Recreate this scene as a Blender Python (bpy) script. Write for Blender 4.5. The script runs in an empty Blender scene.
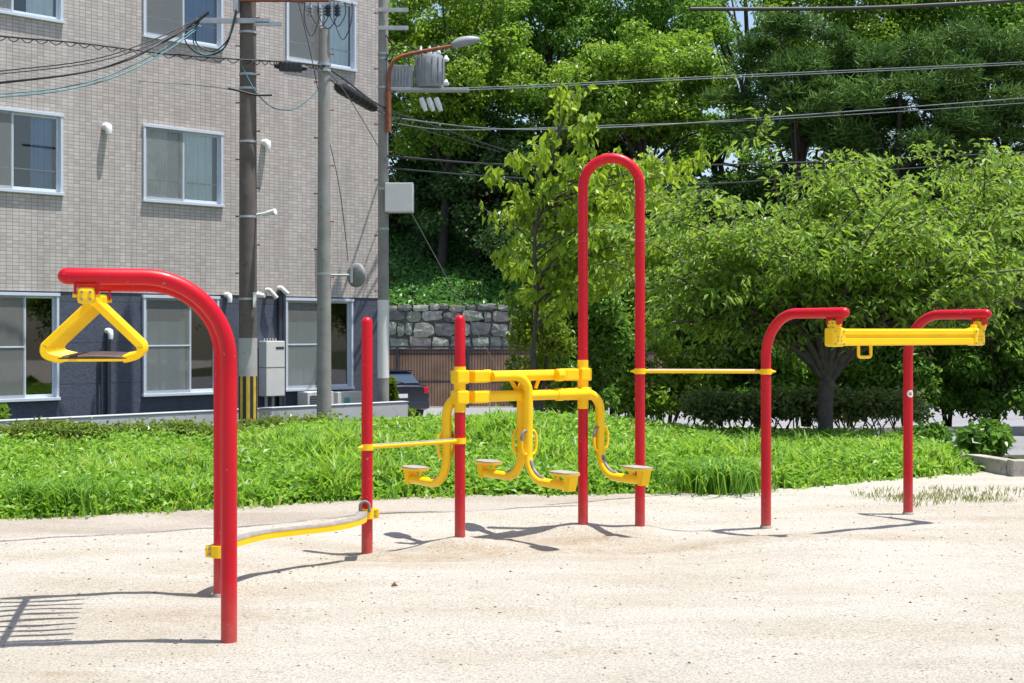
import bpy, bmesh, math, random
import numpy as np
from mathutils import Vector, Matrix
random.seed(7)
rng = np.random.default_rng(11)
sc = bpy.context.scene
COL = sc.collection
PI = math.pi
F = 1400.0; HY = 330.0; CH = 1.5

def P(x, y, Y):
    return Vector(((x - 512) / F * Y, Y, CH + (HY - y) / F * Y))
def GP(x, y):
    Y = F * CH / (y - HY)
    return ((x - 512) / F * Y, Y)

# ------------------------------------------------------------------ terrain
def sst(a):
    a = np.clip(a, 0, 1)
    return a * a * (3 - 2 * a)
EX = np.array([-14, -8, -4.03, -2.25, -1.0, 1.19, 2.75, 3.93, 4.7, 5.6, 7, 14])
EY = np.array([9.3, 10.2, 11.05, 12.0, 12.57, 12.96, 13.4, 14.2, 14.8, 15.0, 15.3, 16.5])
def edgeY(x):
    return np.interp(x, EX, EY)
P0 = (-.993, 9.59); P1 = (-.377, 10.14); P2 = (.546, 10.77); P3 = (.979, 10.71)
LB1 = (-1.356, 6.709); LB2 = (-1.657, 7.955)
RB1 = (1.924, 10.606); RB2 = (3.228, 11.41)
def gz(x, y):
    x = np.asarray(x, float); y = np.asarray(y, float)
    z = -1.15 * sst((y - 16) / 23.0)
    m = .21 * sst((y - edgeY(x) - .2) / 3.2) * (1 - sst((y - 18.0) / 5)) * (1 - sst((x - 1.0) / 2.0)) * sst((x + 4.3) / 2.7)
    z = z + m
    def g(cx, cy, rx, ry, h, a=0.0):
        ca, sa = math.cos(a), math.sin(a)
        dx = (x - cx) * ca + (y - cy) * sa; dy = -(x - cx) * sa + (y - cy) * ca
        return h * np.exp(-(dx / rx) ** 2 - (dy / ry) ** 2)
    z = z - .06 * np.exp(-((x - .1) / 1.55) ** 4 - ((y - 10.15) / .95) ** 4) + g(P1[0], P1[1], .22, .2, .065)
    z = z + g(P2[0], P2[1], .28, .2, .058) + g(P3[0], P3[1], .2, .2, .045) + g(.72, 10.33, .24, .10, .035) + g(.2, 9.55, 1.1, .14, .02)
    z = z + g(P0[0], P0[1] - .1, .5, .3, -.03) + g(P0[0] + .1, P0[1], .2, .15, .04)
    z = z + g(2.05, 9.98, .55, .22, .05) + g(2.6, 9.6, 1.6, .12, -.015) + g(.9, 9.9, 1.8, .16, -.012) + g(-1.5, 8.2, .6, .8, -.02)
    w = (1 - sst((y - 20) / 10.0))
    z = z + w * (.010 * np.sin(x * 1.3 + y * .7) * np.sin(y * 1.1 - x * .4 + 1) + .005 * np.sin(x * 3.1 + 2 * np.sin(y * 1.7)) * np.sin(y * 4.3 + x)
                 + .004 * np.sin(x * 7 + y * 3) * np.sin(y * 9 + np.sin(x * 4)) + .0022 * np.sin(x * 19 + 3 * np.sin(y * 5)) * np.sin(y * 23 + 2 * np.sin(x * 6)))
    z = z + g(.15, 16.6, 1.1, 1.1, .12)
    # hillside behind the stone wall
    z = z + np.where(y > 52.1, 3.45 + np.clip(y - 52.1, 0, 16) * .40 + np.clip(y - 68, 0, 200) * -.02, 0) * (y > 52.1)
    return z
def gzf(x, y): return float(gz(x, y))

# ------------------------------------------------------------------ materials
def newmat(name):
    m = bpy.data.materials.new(name); m.use_nodes = True
    nt = m.node_tree; nt.nodes.clear()
    out = nt.nodes.new('ShaderNodeOutputMaterial')
    return m, nt, out
def nd(nt, t, **kw):
    n = nt.nodes.new(t)
    for k, v in kw.items():
        if k in n.inputs: n.inputs[k].default_value = v
        else: setattr(n, k, v)
    return n
def ramp(nt, stops, interp='LINEAR'):
    r = nt.nodes.new('ShaderNodeValToRGB'); cr = r.color_ramp; cr.interpolation = interp
    while len(cr.elements) < len(stops): cr.elements.new(.5)
    for e, (p, c) in zip(cr.elements, stops):
        e.position = p; e.color = (c[0], c[1], c[2], 1)
    return r
def paint(name, c, rough=.4, metal=0.0, vary=.12, scale=6.0, bump=.0, spec=.5, dirt=None, dirt_amt=.0, coat=0.0, bscale=60):
    m, nt, out = newmat(name); L = nt.links.new
    b = nd(nt, 'ShaderNodeBsdfPrincipled'); b.inputs['Roughness'].default_value = rough
    b.inputs['Metallic'].default_value = metal; b.inputs['Specular IOR Level'].default_value = spec
    b.inputs['Coat Weight'].default_value = coat; b.inputs['Coat Roughness'].default_value = .12
    tc = nd(nt, 'ShaderNodeTexCoord'); n = nd(nt, 'ShaderNodeTexNoise'); n.inputs['Scale'].default_value = scale; n.inputs['Detail'].default_value = 6
    L(tc.outputs['Object'], n.inputs['Vector'])
    r = ramp(nt, [(.3, [x * (1 - vary) for x in c]), (.7, [min(1, x * (1 + vary)) for x in c])])
    L(n.outputs['Fac'], r.inputs['Fac'])
    colout = r.outputs['Color']
    if dirt:
        n2 = nd(nt, 'ShaderNodeTexNoise'); n2.inputs['Scale'].default_value = scale * 3.3; n2.inputs['Detail'].default_value = 9; n2.inputs['Roughness'].default_value = .7
        L(tc.outputs['Object'], n2.inputs['Vector'])
        r2 = ramp(nt, [(.62 - dirt_amt, (0, 0, 0)), (.72 - dirt_amt * .6, (1, 1, 1))]); L(n2.outputs['Fac'], r2.inputs['Fac'])
        mx = nd(nt, 'ShaderNodeMix', data_type='RGBA'); L(r2.outputs['Color'], mx.inputs[0]); L(colout, mx.inputs[6]); mx.inputs[7].default_value = (*dirt, 1)
        colout = mx.outputs[2]
    L(colout, b.inputs['Base Color'])
    rr = nd(nt, 'ShaderNodeMapRange'); rr.inputs[3].default_value = rough * .8; rr.inputs[4].default_value = min(1, rough * 1.25)
    L(n.outputs['Fac'], rr.inputs[0]); L(rr.outputs[0], b.inputs['Roughness'])
    if bump:
        nb = nd(nt, 'ShaderNodeTexNoise'); nb.inputs['Scale'].default_value = bscale; nb.inputs['Detail'].default_value = 5
        L(tc.outputs['Object'], nb.inputs['Vector'])
        bp = nd(nt, 'ShaderNodeBump'); bp.inputs['Strength'].default_value = bump; bp.inputs['Distance'].default_value = .01
        L(nb.outputs['Fac'], bp.inputs['Height']); L(bp.outputs[0], b.inputs['Normal'])
    L(b.outputs[0], out.inputs['Surface'])
    return m
def leafmat(name, cols, trans=(.25, .45, .04), tw=.35, rough=.38, spec=.45):
    m, nt, out = newmat(name); L = nt.links.new
    at = nd(nt, 'ShaderNodeAttribute'); at.attribute_name = 'rnd'
    n = len(cols)
    r = ramp(nt, [(i / (n - 1), c) for i, c in enumerate(cols)]); L(at.outputs['Fac'], r.inputs['Fac'])
    b = nd(nt, 'ShaderNodeBsdfPrincipled'); b.inputs['Roughness'].default_value = rough; b.inputs['Specular IOR Level'].default_value = spec
    L(r.outputs['Color'], b.inputs['Base Color'])
    t = nd(nt, 'ShaderNodeBsdfTranslucent'); mx0 = nd(nt, 'ShaderNodeMix', data_type='RGBA'); mx0.inputs[0].default_value = .55
    L(r.outputs['Color'], mx0.inputs[6]); mx0.inputs[7].default_value = (*trans, 1); L(mx0.outputs[2], t.inputs['Color'])
    ms = nd(nt, 'ShaderNodeMixShader'); ms.inputs[0].default_value = tw
    L(b.outputs[0], ms.inputs[1]); L(t.outputs[0], ms.inputs[2]); L(ms.outputs[0], out.inputs['Surface'])
    return m
def emit_none(): pass

M = {}
M['red'] = paint('red_paint', (.52, .001, .012), .38, spec=.28, vary=.10, scale=3, coat=.10, bump=.03, bscale=25, dirt=(.42, .02, .03), dirt_amt=-.03)
def dusty(m, z0, z1, col, amt):
    nt = m.node_tree; L = nt.links.new; b = [n for n in nt.nodes if n.type == 'BSDF_PRINCIPLED'][0]; src = b.inputs['Base Color'].links[0].from_socket
    tc = nd(nt, 'ShaderNodeTexCoord'); sp = nd(nt, 'ShaderNodeSeparateXYZ'); L(tc.outputs['Object'], sp.inputs[0])
    n = nd(nt, 'ShaderNodeTexNoise'); n.inputs['Scale'].default_value = 14; n.inputs['Detail'].default_value = 6; L(tc.outputs['Object'], n.inputs['Vector'])
    mr = nd(nt, 'ShaderNodeMapRange'); mr.inputs[1].default_value = z0; mr.inputs[2].default_value = z1; mr.inputs[3].default_value = 1; mr.inputs[4].default_value = 0; L(sp.outputs[2], mr.inputs[0])
    mu = nd(nt, 'ShaderNodeMath', operation='MULTIPLY'); L(mr.outputs[0], mu.inputs[0]); L(n.outputs['Fac'], mu.inputs[1]); m2 = nd(nt, 'ShaderNodeMath', operation='MULTIPLY'); m2.use_clamp = True; m2.inputs[1].default_value = amt; L(mu.outputs[0], m2.inputs[0])
    v = nd(nt, 'ShaderNodeTexNoise'); v.inputs['Scale'].default_value = 45; v.inputs['Detail'].default_value = 3; L(tc.outputs['Object'], v.inputs['Vector']); g = ramp(nt, [(.70, (0, 0, 0)), (.73, (1, 1, 1))]); L(v.outputs['Fac'], g.inputs['Fac'])
    c0 = nd(nt, 'ShaderNodeMix', data_type='RGBA'); L(g.outputs['Color'], c0.inputs[0]); L(src, c0.inputs[6]); c0.inputs[7].default_value = (.35, .16, .14, 1)
    mx = nd(nt, 'ShaderNodeMix', data_type='RGBA'); L(m2.outputs[0], mx.inputs[0]); L(c0.outputs[2], mx.inputs[6]); mx.inputs[7].default_value = (*col, 1); L(mx.outputs[2], b.inputs['Base Color'])
dusty(M['red'], .0, .32, (.36, .28, .21), .5)
M['redworn'] = paint('worn_red_paint', (.5, .012, .028), .5, vary=.2, scale=5)
M['yellow'] = paint('yellow_paint', (.93, .57, .003), .38, spec=.3, vary=.06, scale=5, coat=.12, bump=.03, bscale=30, dirt=(.62, .33, .03), dirt_amt=-.03)
M['plate'] = paint('worn_plate', (.34, .31, .27), .5, vary=.2, scale=30, dirt=(.3, .26, .22), dirt_amt=.06)
M['tread'] = paint('worn_tread_rubber', (.24, .215, .20), .7, vary=.25, scale=20)
M['mirrorback'] = paint('grey_mirror_back', (.22, .225, .22), .6, vary=.25, scale=12)
M['scuff'] = paint('scuffed_steel', (.2, .17, .16), .5, vary=.4, scale=30)
M['rubber'] = paint('brown_rubber', (.05, .027, .026), .5, vary=.3, scale=18)
M['bolt'] = paint('bolt_steel', (.3, .3, .3), .35, metal=.8)
M['white'] = paint('white_plastic', (.72, .72, .72), .4, vary=.05)
M['conc'] = paint('pole_concrete', (.27, .26, .245), .85, vary=.15, scale=4, bump=.3, dirt=(.17, .155, .14), dirt_amt=.05)
M['conclt'] = paint('pale_concrete', (.42, .41, .40), .85, vary=.12, scale=4, bump=.3, dirt=(.26, .25, .23), dirt_amt=.03)
M['poledark'] = paint('dark_pole', (.125, .102, .09), .8, vary=.25, scale=3, bump=.3, dirt=(.08, .06, .05), dirt_amt=.06)
M['concblock'] = paint('weathered_concrete', (.36, .33, .28), .9, vary=.2, scale=3, bump=.5, dirt=(.17, .14, .11), dirt_amt=.08)
M['wallconc'] = paint('kerb_wall_concrete', (.44, .45, .48), .85, vary=.1, scale=2, bump=.2, dirt=(.28, .28, .29), dirt_amt=.03)
M['galv'] = paint('galvanised_steel', (.42, .44, .46), .45, metal=.35, vary=.12, scale=9)
M['trafo'] = paint('transformer_grey', (.27, .29, .32), .5, vary=.12, scale=7, dirt=(.25, .17, .12), dirt_amt=.04)
M['rust'] = paint('rusty_arm', (.26, .085, .045), .75, vary=.3, scale=12, dirt=(.12, .05, .03), dirt_amt=.06)
M['black'] = paint('black_cable', (.016, .016, .018), .5, vary=.2)
M['teal'] = paint('teal_cable', (.06, .2, .24), .5, vary=.2)
M['greywire'] = paint('grey_wire', (.17, .19, .19), .4, metal=.3, vary=.2)
M['frame'] = paint('window_aluminium', (.56, .62, .70), .35, vary=.04)
M['navydark'] = paint('navy_metal', (.035, .04, .058), .4, vary=.1)
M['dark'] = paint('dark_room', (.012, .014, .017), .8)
M['screen'] = paint('insect_screen', (.29, .31, .31), .8, vary=.05, scale=2)
M['curtain'] = paint('pale_curtain', (.80, .90, .90), .8, vary=.06, scale=3)
M['curtaindark'] = paint('blue_curtain', (.12, .26, .48), .8, vary=.2, scale=3)
M['ac'] = paint('appliance_white', (.62, .61, .59), .45, vary=.04, dirt=(.45, .43, .4), dirt_amt=-.02)
M['stripey'] = paint('guard_yellow', (.62, .42, .05), .6, vary=.2, scale=9)
M['stripek'] = paint('guard_black', (.03, .028, .03), .6)
M['bark'] = paint('cherry_bark', (.085, .07, .062), .9, vary=.35, scale=14, bump=.8, bscale=30)
M['barkdark'] = paint('forest_bark', (.055, .045, .038), .9, vary=.3, scale=6, bump=.5)
M['carpaint'] = paint('car_paint', (.006, .010, .022), .18, coat=1.0, vary=.05)
M['tyre'] = paint('tyre_rubber', (.02, .02, .02), .8)
M['chrome'] = paint('bright_metal', (.6, .6, .62), .2, metal=1)
M['redlens'] = paint('red_lens', (.5, .01, .02), .12, coat=.8)
M['stone'] = None

# glass: reflecting pane you can see through
m, nt, out = newmat('window_glass'); L = nt.links.new
tr = nd(nt, 'ShaderNodeBsdfTransparent'); tr.inputs[0].default_value = (.92, .96, .98, 1)
gl = nd(nt, 'ShaderNodeBsdfGlossy'); gl.inputs['Roughness'].default_value = .02
fr = nd(nt, 'ShaderNodeFresnel'); fr.inputs[0].default_value = 1.6
mp = nd(nt, 'ShaderNodeMapRange'); mp.inputs[3].default_value = .09; mp.inputs[4].default_value = 1.0
L(fr.outputs[0], mp.inputs[0]); ms = nd(nt, 'ShaderNodeMixShader'); L(mp.outputs[0], ms.inputs[0]); L(tr.outputs[0], ms.inputs[1]); L(gl.outputs[0], ms.inputs[2]); L(ms.outputs[0], out.inputs[0])
M['glass'] = m
m, nt, out = newmat('car_glass'); L = nt.links.new
b = nd(nt, 'ShaderNodeBsdfPrincipled'); b.inputs['Base Color'].default_value = (.03, .05, .08, 1); b.inputs['Roughness'].default_value = .05; b.inputs['Specular IOR Level'].default_value = .9
L(b.outputs[0], out.inputs[0]); M['carglass'] = m

m, nt, out = newmat('insect_mesh'); L = nt.links.new
tr = nd(nt, 'ShaderNodeBsdfTransparent'); df = nd(nt, 'ShaderNodeBsdfDiffuse'); df.inputs[0].default_value = (.34, .35, .34, 1); ms = nd(nt, 'ShaderNodeMixShader'); ms.inputs[0].default_value = .42
L(tr.outputs[0], ms.inputs[1]); L(df.outputs[0], ms.inputs[2]); L(ms.outputs[0], out.inputs[0]); M['mesh'] = m
# facade tiles
def facade_tiles():
    m, nt, out = newmat('facade_tiles'); L = nt.links.new
    tc = nd(nt, 'ShaderNodeTexCoord'); sp = nd(nt, 'ShaderNodeSeparateXYZ'); L(tc.outputs['Object'], sp.inputs[0])
    cb = nd(nt, 'ShaderNodeCombineXYZ'); L(sp.outputs[0], cb.inputs[0]); L(sp.outputs[2], cb.inputs[1])
    br = nd(nt, 'ShaderNodeTexBrick'); L(cb.outputs[0], br.inputs['Vector'])
    br.offset = 0.0
    br.inputs['Scale'].default_value = 1.0; br.inputs['Brick Width'].default_value = .10; br.inputs['Row Height'].default_value = .055
    br.inputs['Mortar Size'].default_value = .0055; br.inputs['Mortar Smooth'].default_value = .3; br.inputs['Bias'].default_value = 0
    br.inputs['Color1'].default_value = (.43, .388, .360, 1); br.inputs['Color2'].default_value = (.545, .498, .462, 1); br.inputs['Mortar'].default_value = (.275, .24, .222, 1)
    mps = nd(nt, 'ShaderNodeMapping'); mps.inputs['Scale'].default_value = (3.0, 3.0, .35); L(tc.outputs['Object'], mps.inputs[0])
    n = nd(nt, 'ShaderNodeTexNoise'); n.inputs['Scale'].default_value = .9; n.inputs['Detail'].default_value = 8; n.inputs['Roughness'].default_value = .6; L(mps.outputs[0], n.inputs['Vector'])
    r = ramp(nt, [(.3, (.86, .85, .84)), (.7, (1.08, 1.08, 1.08))]); L(n.outputs['Fac'], r.inputs['Fac'])
    mx = nd(nt, 'ShaderNodeMix', data_type='RGBA', blend_type='MULTIPLY'); mx.inputs[0].default_value = 1; L(br.outputs['Color'], mx.inputs[6]); L(r.outputs['Color'], mx.inputs[7])
    b = nd(nt, 'ShaderNodeBsdfPrincipled'); b.inputs['Roughness'].default_value = .55; L(mx.outputs[2], b.inputs['Base Color'])
    bp = nd(nt, 'ShaderNodeBump'); bp.inputs['Strength'].default_value = .35; bp.inputs['Distance'].default_value = .006; bp.invert = True
    L(br.outputs['Fac'], bp.inputs['Height']); L(bp.outputs[0], b.inputs['Normal']); L(b.outputs[0], out.inputs[0])
    return m
M['tiles'] = facade_tiles()
def navy():
    m, nt, out = newmat('navy_stucco'); L = nt.links.new
    tc = nd(nt, 'ShaderNodeTexCoord'); sp = nd(nt, 'ShaderNodeSeparateXYZ'); L(tc.outputs['Object'], sp.inputs[0])
    cb = nd(nt, 'ShaderNodeCombineXYZ'); L(sp.outputs[0], cb.inputs[0]); L(sp.outputs[2], cb.inputs[1])
    br = nd(nt, 'ShaderNodeTexBrick'); L(cb.outputs[0], br.inputs['Vector']); br.offset = 0
    br.inputs['Scale'].default_value = 1.0; br.inputs['Brick Width'].default_value = 20.; br.inputs['Row Height'].default_value = .65
    br.inputs['Mortar Size'].default_value = .006; br.inputs['Mortar'].default_value = (.035, .038, .05, 1)
    br.inputs['Color1'].default_value = (.066, .075, .108, 1); br.inputs['Color2'].default_value = (.070, .080, .115, 1)
    n = nd(nt, 'ShaderNodeTexNoise'); n.inputs['Scale'].default_value = 25; n.inputs['Detail'].default_value = 8; L(tc.outputs['Object'], n.inputs['Vector'])
    r = ramp(nt, [(.3, (.8, .8, .8)), (.7, (1.2, 1.2, 1.2))]); L(n.outputs['Fac'], r.inputs['Fac'])
    mx = nd(nt, 'ShaderNodeMix', data_type='RGBA', blend_type='MULTIPLY'); mx.inputs[0].default_value = 1; L(br.outputs['Color'], mx.inputs[6]); L(r.outputs['Color'], mx.inputs[7])
    b = nd(nt, 'ShaderNodeBsdfPrincipled'); b.inputs['Roughness'].default_value = .7; L(mx.outputs[2], b.inputs['Base Color'])
    bp = nd(nt, 'ShaderNodeBump'); bp.inputs['Strength'].default_value = .5; bp.inputs['Distance'].default_value = .01
    L(n.outputs['Fac'], bp.inputs['Height']); L(bp.outputs[0], b.inputs['Normal']); L(b.outputs[0], out.inputs[0])
    return m
M['navy'] = navy()

def ground_mat(name, base, tan, dark, gritty=1.0, worn=.5):
    m, nt, out = newmat(name); L = nt.links.new
    tc = nd(nt, 'ShaderNodeTexCoord'); O = tc.outputs['Object']
    mp = nd(nt, 'ShaderNodeMapping'); mp.inputs['Scale'].default_value = (.55, 1.5, 1); L(O, mp.inputs[0])
    n1 = nd(nt, 'ShaderNodeTexNoise'); n1.inputs['Scale'].default_value = 1.1; n1.inputs['Detail'].default_value = 8; n1.inputs['Roughness'].default_value = .6; L(mp.outputs[0], n1.inputs['Vector'])
    r1 = ramp(nt, [(.40, base), (.40 + .30 * (1.3 - worn), tan)]); L(n1.outputs['Fac'], r1.inputs['Fac'])
    n2 = nd(nt, 'ShaderNodeTexNoise'); n2.inputs['Scale'].default_value = 75; n2.inputs['Detail'].default_value = 8; n2.inputs['Roughness'].default_value = .8; L(O, n2.inputs['Vector'])
    r2 = ramp(nt, [(.34, (max(.1, 1 - .42 * gritty),) * 3), (.48, (1, 1, 1)), (.66, (1 + .16 * gritty,) * 3)]); L(n2.outputs['Fac'], r2.inputs['Fac'])
    mx = nd(nt, 'ShaderNodeMix', data_type='RGBA', blend_type='MULTIPLY'); mx.inputs[0].default_value = 1; L(r1.outputs['Color'], mx.inputs[6]); L(r2.outputs['Color'], mx.inputs[7])
    v = nd(nt, 'ShaderNodeTexVoronoi'); v.inputs['Scale'].default_value = 34; v.inputs['Randomness'].default_value = 1; L(O, v.inputs['Vector'])
    sepc = nd(nt, 'ShaderNodeSeparateColor'); L(v.outputs['Color'], sepc.inputs[0])
    lt = nd(nt, 'ShaderNodeMath', operation='LESS_THAN'); lt.inputs[1].default_value = .16; L(v.outputs['Distance'], lt.inputs[0])
    gt = nd(nt, 'ShaderNodeMath', operation='GREATER_THAN'); gt.inputs[1].default_value = 1 - .22 * gritty; L(sepc.outputs[0], gt.inputs[0])
    mu = nd(nt, 'ShaderNodeMath', operation='MULTIPLY'); L(lt.outputs[0], mu.inputs[0]); L(gt.outputs[0], mu.inputs[1])
    mu2 = nd(nt, 'ShaderNodeMath', operation='MULTIPLY'); mu2.inputs[1].default_value = .6; L(mu.outputs[0], mu2.inputs[0])
    mx2 = nd(nt, 'ShaderNodeMix', data_type='RGBA'); L(mu2.outputs[0], mx2.inputs[0]); L(mx.outputs[2], mx2.inputs[6]); mx2.inputs[7].default_value = (*dark, 1)
    at = nd(nt, 'ShaderNodeAttribute'); at.attribute_name = 'rnd'; nw = nd(nt, 'ShaderNodeTexNoise'); nw.inputs['Scale'].default_value = 7; nw.inputs['Detail'].default_value = 7; nw.inputs['Roughness'].default_value = .7; L(O, nw.inputs['Vector'])
    rw = ramp(nt, [(.3, (0, 0, 0)), (.62, (1, 1, 1))]); L(nw.outputs['Fac'], rw.inputs['Fac']); mw = nd(nt, 'ShaderNodeMath', operation='MULTIPLY'); mw.use_clamp = True; L(at.outputs['Fac'], mw.inputs[0]); L(rw.outputs['Color'], mw.inputs[1])
    mw2 = nd(nt, 'ShaderNodeMath', operation='MULTIPLY'); mw2.inputs[1].default_value = .75; L(mw.outputs[0], mw2.inputs[0])
    mx3 = nd(nt, 'ShaderNodeMix', data_type='RGBA', blend_type='MULTIPLY'); L(mw2.outputs[0], mx3.inputs[0]); L(mx2.outputs[2], mx3.inputs[6]); mx3.inputs[7].default_value = (.72, .60, .45, 1)
    b = nd(nt, 'ShaderNodeBsdfPrincipled'); b.inputs['Roughness'].default_value = .95; b.inputs['Specular IOR Level'].default_value = .15; L(mx3.outputs[2], b.inputs['Base Color'])
    ad = nd(nt, 'ShaderNodeMath', operation='MULTIPLY_ADD'); L(n2.outputs['Fac'], ad.inputs[0]); ad.inputs[1].default_value = 1.0; 
    n3 = nd(nt, 'ShaderNodeTexNoise'); n3.inputs['Scale'].default_value = 9; n3.inputs['Detail'].default_value = 6; L(O, n3.inputs['Vector']); 
    m3 = nd(nt, 'ShaderNodeMath', operation='MULTIPLY'); m3.inputs[1].default_value = 2.6; L(n3.outputs['Fac'], m3.inputs[0]); L(m3.outputs[0], ad.inputs[2])
    bp = nd(nt, 'ShaderNodeBump'); bp.inputs['Strength'].default_value = .8; bp.inputs['Distance'].default_value = .014
    L(ad.outputs[0], bp.inputs['Height']); L(bp.outputs[0], b.inputs['Normal']); L(b.outputs[0], out.inputs[0])
    return m
M['sand'] = ground_mat('sandy_ground', (.445, .418, .366), (.385, .340, .272), (.09, .07, .055), 2.0, .42)
M['path'] = ground_mat('gravel_path', (.40, .355, .30), (.33, .285, .235), (.10, .085, .08), 1.7, .6)
M['soil'] = ground_mat('soil', (.06, .06, .03), (.05, .07, .02), (.02, .02, .01), 1.0)
M['asphalt'] = ground_mat('sunlit_asphalt', (.27, .27, .28), (.23, .23, .24), (.1, .1, .1), .7)
M['kerb'] = ground_mat('edging_concrete', (.44, .41, .37), (.28, .24, .21), (.2, .2, .2), 1.0)

def stone_mat():
    m, nt, out = newmat('stone_wall_blocks'); L = nt.links.new
    at = nd(nt, 'ShaderNodeAttribute'); at.attribute_name = 'rnd'
    r = ramp(nt, [(0, (.15, .15, .14)), (.35, (.27, .27, .25)), (.6, (.29, .33, .24)), (.85, (.44, .43, .36)), (1, (.36, .30, .26))]); L(at.outputs['Fac'], r.inputs['Fac'])
    tc = nd(nt, 'ShaderNodeTexCoord'); n = nd(nt, 'ShaderNodeTexNoise'); n.inputs['Scale'].default_value = 5; n.inputs['Detail'].default_value = 8; n.inputs['Roughness'].default_value = .7; L(tc.outputs['Object'], n.inputs['Vector'])
    r2 = ramp(nt, [(.3, (.45, .45, .45)), (.7, (1.5, 1.5, 1.5))]); L(n.outputs['Fac'], r2.inputs['Fac'])
    mx = nd(nt, 'ShaderNodeMix', data_type='RGBA', blend_type='MULTIPLY'); mx.inputs[0].default_value = 1; L(r.outputs['Color'], mx.inputs[6]); L(r2.outputs['Color'], mx.inputs[7])
    b = nd(nt, 'ShaderNodeBsdfPrincipled'); b.inputs['Roughness'].default_value = .9; L(mx.outputs[2], b.inputs['Base Color'])
    bp = nd(nt, 'ShaderNodeBump'); bp.inputs['Strength'].default_value = .7; bp.inputs['Distance'].default_value = .05; L(n.outputs['Fac'], bp.inputs['Height']); L(bp.outputs[0], b.inputs['Normal'])
    L(b.outputs[0], out.inputs[0]); return m
M['stone'] = stone_mat()
def fence_mat():
    m, nt, out = newmat('fence_boards'); L = nt.links.new
    tc = nd(nt, 'ShaderNodeTexCoord'); w = nd(nt, 'ShaderNodeTexWave'); w.bands_direction = 'X'; w.inputs['Scale'].default_value = 3.2; w.inputs['Distortion'].default_value = .3; L(tc.outputs['Object'], w.inputs['Vector'])
    r = ramp(nt, [(.0, (.16, .085, .05)), (.3, (.32, .19, .115)), (1, (.42, .26, .165))]); L(w.outputs['Fac'], r.inputs['Fac'])
    n = nd(nt, 'ShaderNodeTexNoise'); n.inputs['Scale'].default_value = 2; n.inputs['Detail'].default_value = 8; L(tc.outputs['Object'], n.inputs['Vector'])
    r2 = ramp(nt, [(.3, (.7, .7, .7)), (.7, (1.15, 1.15, 1.15))]); L(n.outputs['Fac'], r2.inputs['Fac'])
    mx = nd(nt, 'ShaderNodeMix', data_type='RGBA', blend_type='MULTIPLY'); mx.inputs[0].default_value = 1; L(r.outputs['Color'], mx.inputs[6]); L(r2.outputs['Color'], mx.inputs[7])
    b = nd(nt, 'ShaderNodeBsdfPrincipled'); b.inputs['Roughness'].default_value = .8; L(mx.outputs[2], b.inputs['Base Color']); L(b.outputs[0], out.inputs[0]); return m
M['fence'] = fence_mat()

M['lf_grass'] = leafmat('grass_blades', [(.02, .07, .008), (.06, .18, .014), (.14, .31, .025), (.27, .46, .05), (.46, .52, .15)], (.48, .78, .06), .45, .42, .4)
M['lf_dry'] = leafmat('dry_tufts', [(.12, .20, .03), (.22, .28, .05), (.32, .33, .10)], (.5, .5, .1), .3)
M['lf_cherry'] = leafmat('cherry_leaves', [(.06, .14, .018), (.12, .24, .028), (.21, .35, .04), (.32, .45, .08)], (.50, .68, .07), .5, .5, .55)
M['lf_sap'] = leafmat('sapling_leaves', [(.13, .24, .02), (.22, .37, .03), (.33, .48, .035), (.44, .55, .06)], (.55, .68, .05), .5, .42, .5)
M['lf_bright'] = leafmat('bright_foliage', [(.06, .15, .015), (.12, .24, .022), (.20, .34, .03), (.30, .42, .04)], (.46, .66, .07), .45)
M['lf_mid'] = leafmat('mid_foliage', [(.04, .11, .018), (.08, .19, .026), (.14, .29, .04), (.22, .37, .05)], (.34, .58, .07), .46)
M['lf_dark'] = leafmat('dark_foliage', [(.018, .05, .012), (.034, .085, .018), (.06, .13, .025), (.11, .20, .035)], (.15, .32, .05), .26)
M['lf_pine'] = leafmat('pine_needles', [(.026, .07, .016), (.055, .13, .026), (.10, .19, .036), (.16, .26, .05)], (.18, .32, .06), .25, .6, .25)
M['lf_shrub'] = leafmat('yellow_green_shrub', [(.08, .15, .012), (.15, .24, .02), (.24, .32, .03)], (.4, .52, .04), .4)
M['lf_hedge'] = leafmat('clipped_hedge', [(.07, .075, .03), (.10, .15, .035), (.20, .25, .06), (.34, .36, .10)], (.32, .42, .08), .35, .4, .5)
M['lf_lowhedge'] = leafmat('scruffy_hedge', [(.20, .13, .06), (.10, .17, .03), (.18, .28, .04), (.28, .38, .05)], (.4, .5, .06), .4)
M['lf_ivy'] = leafmat('hillside_ivy', [(.04, .13, .02), (.07, .21, .03), (.13, .32, .04)], (.2, .45, .05), .35)

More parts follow.
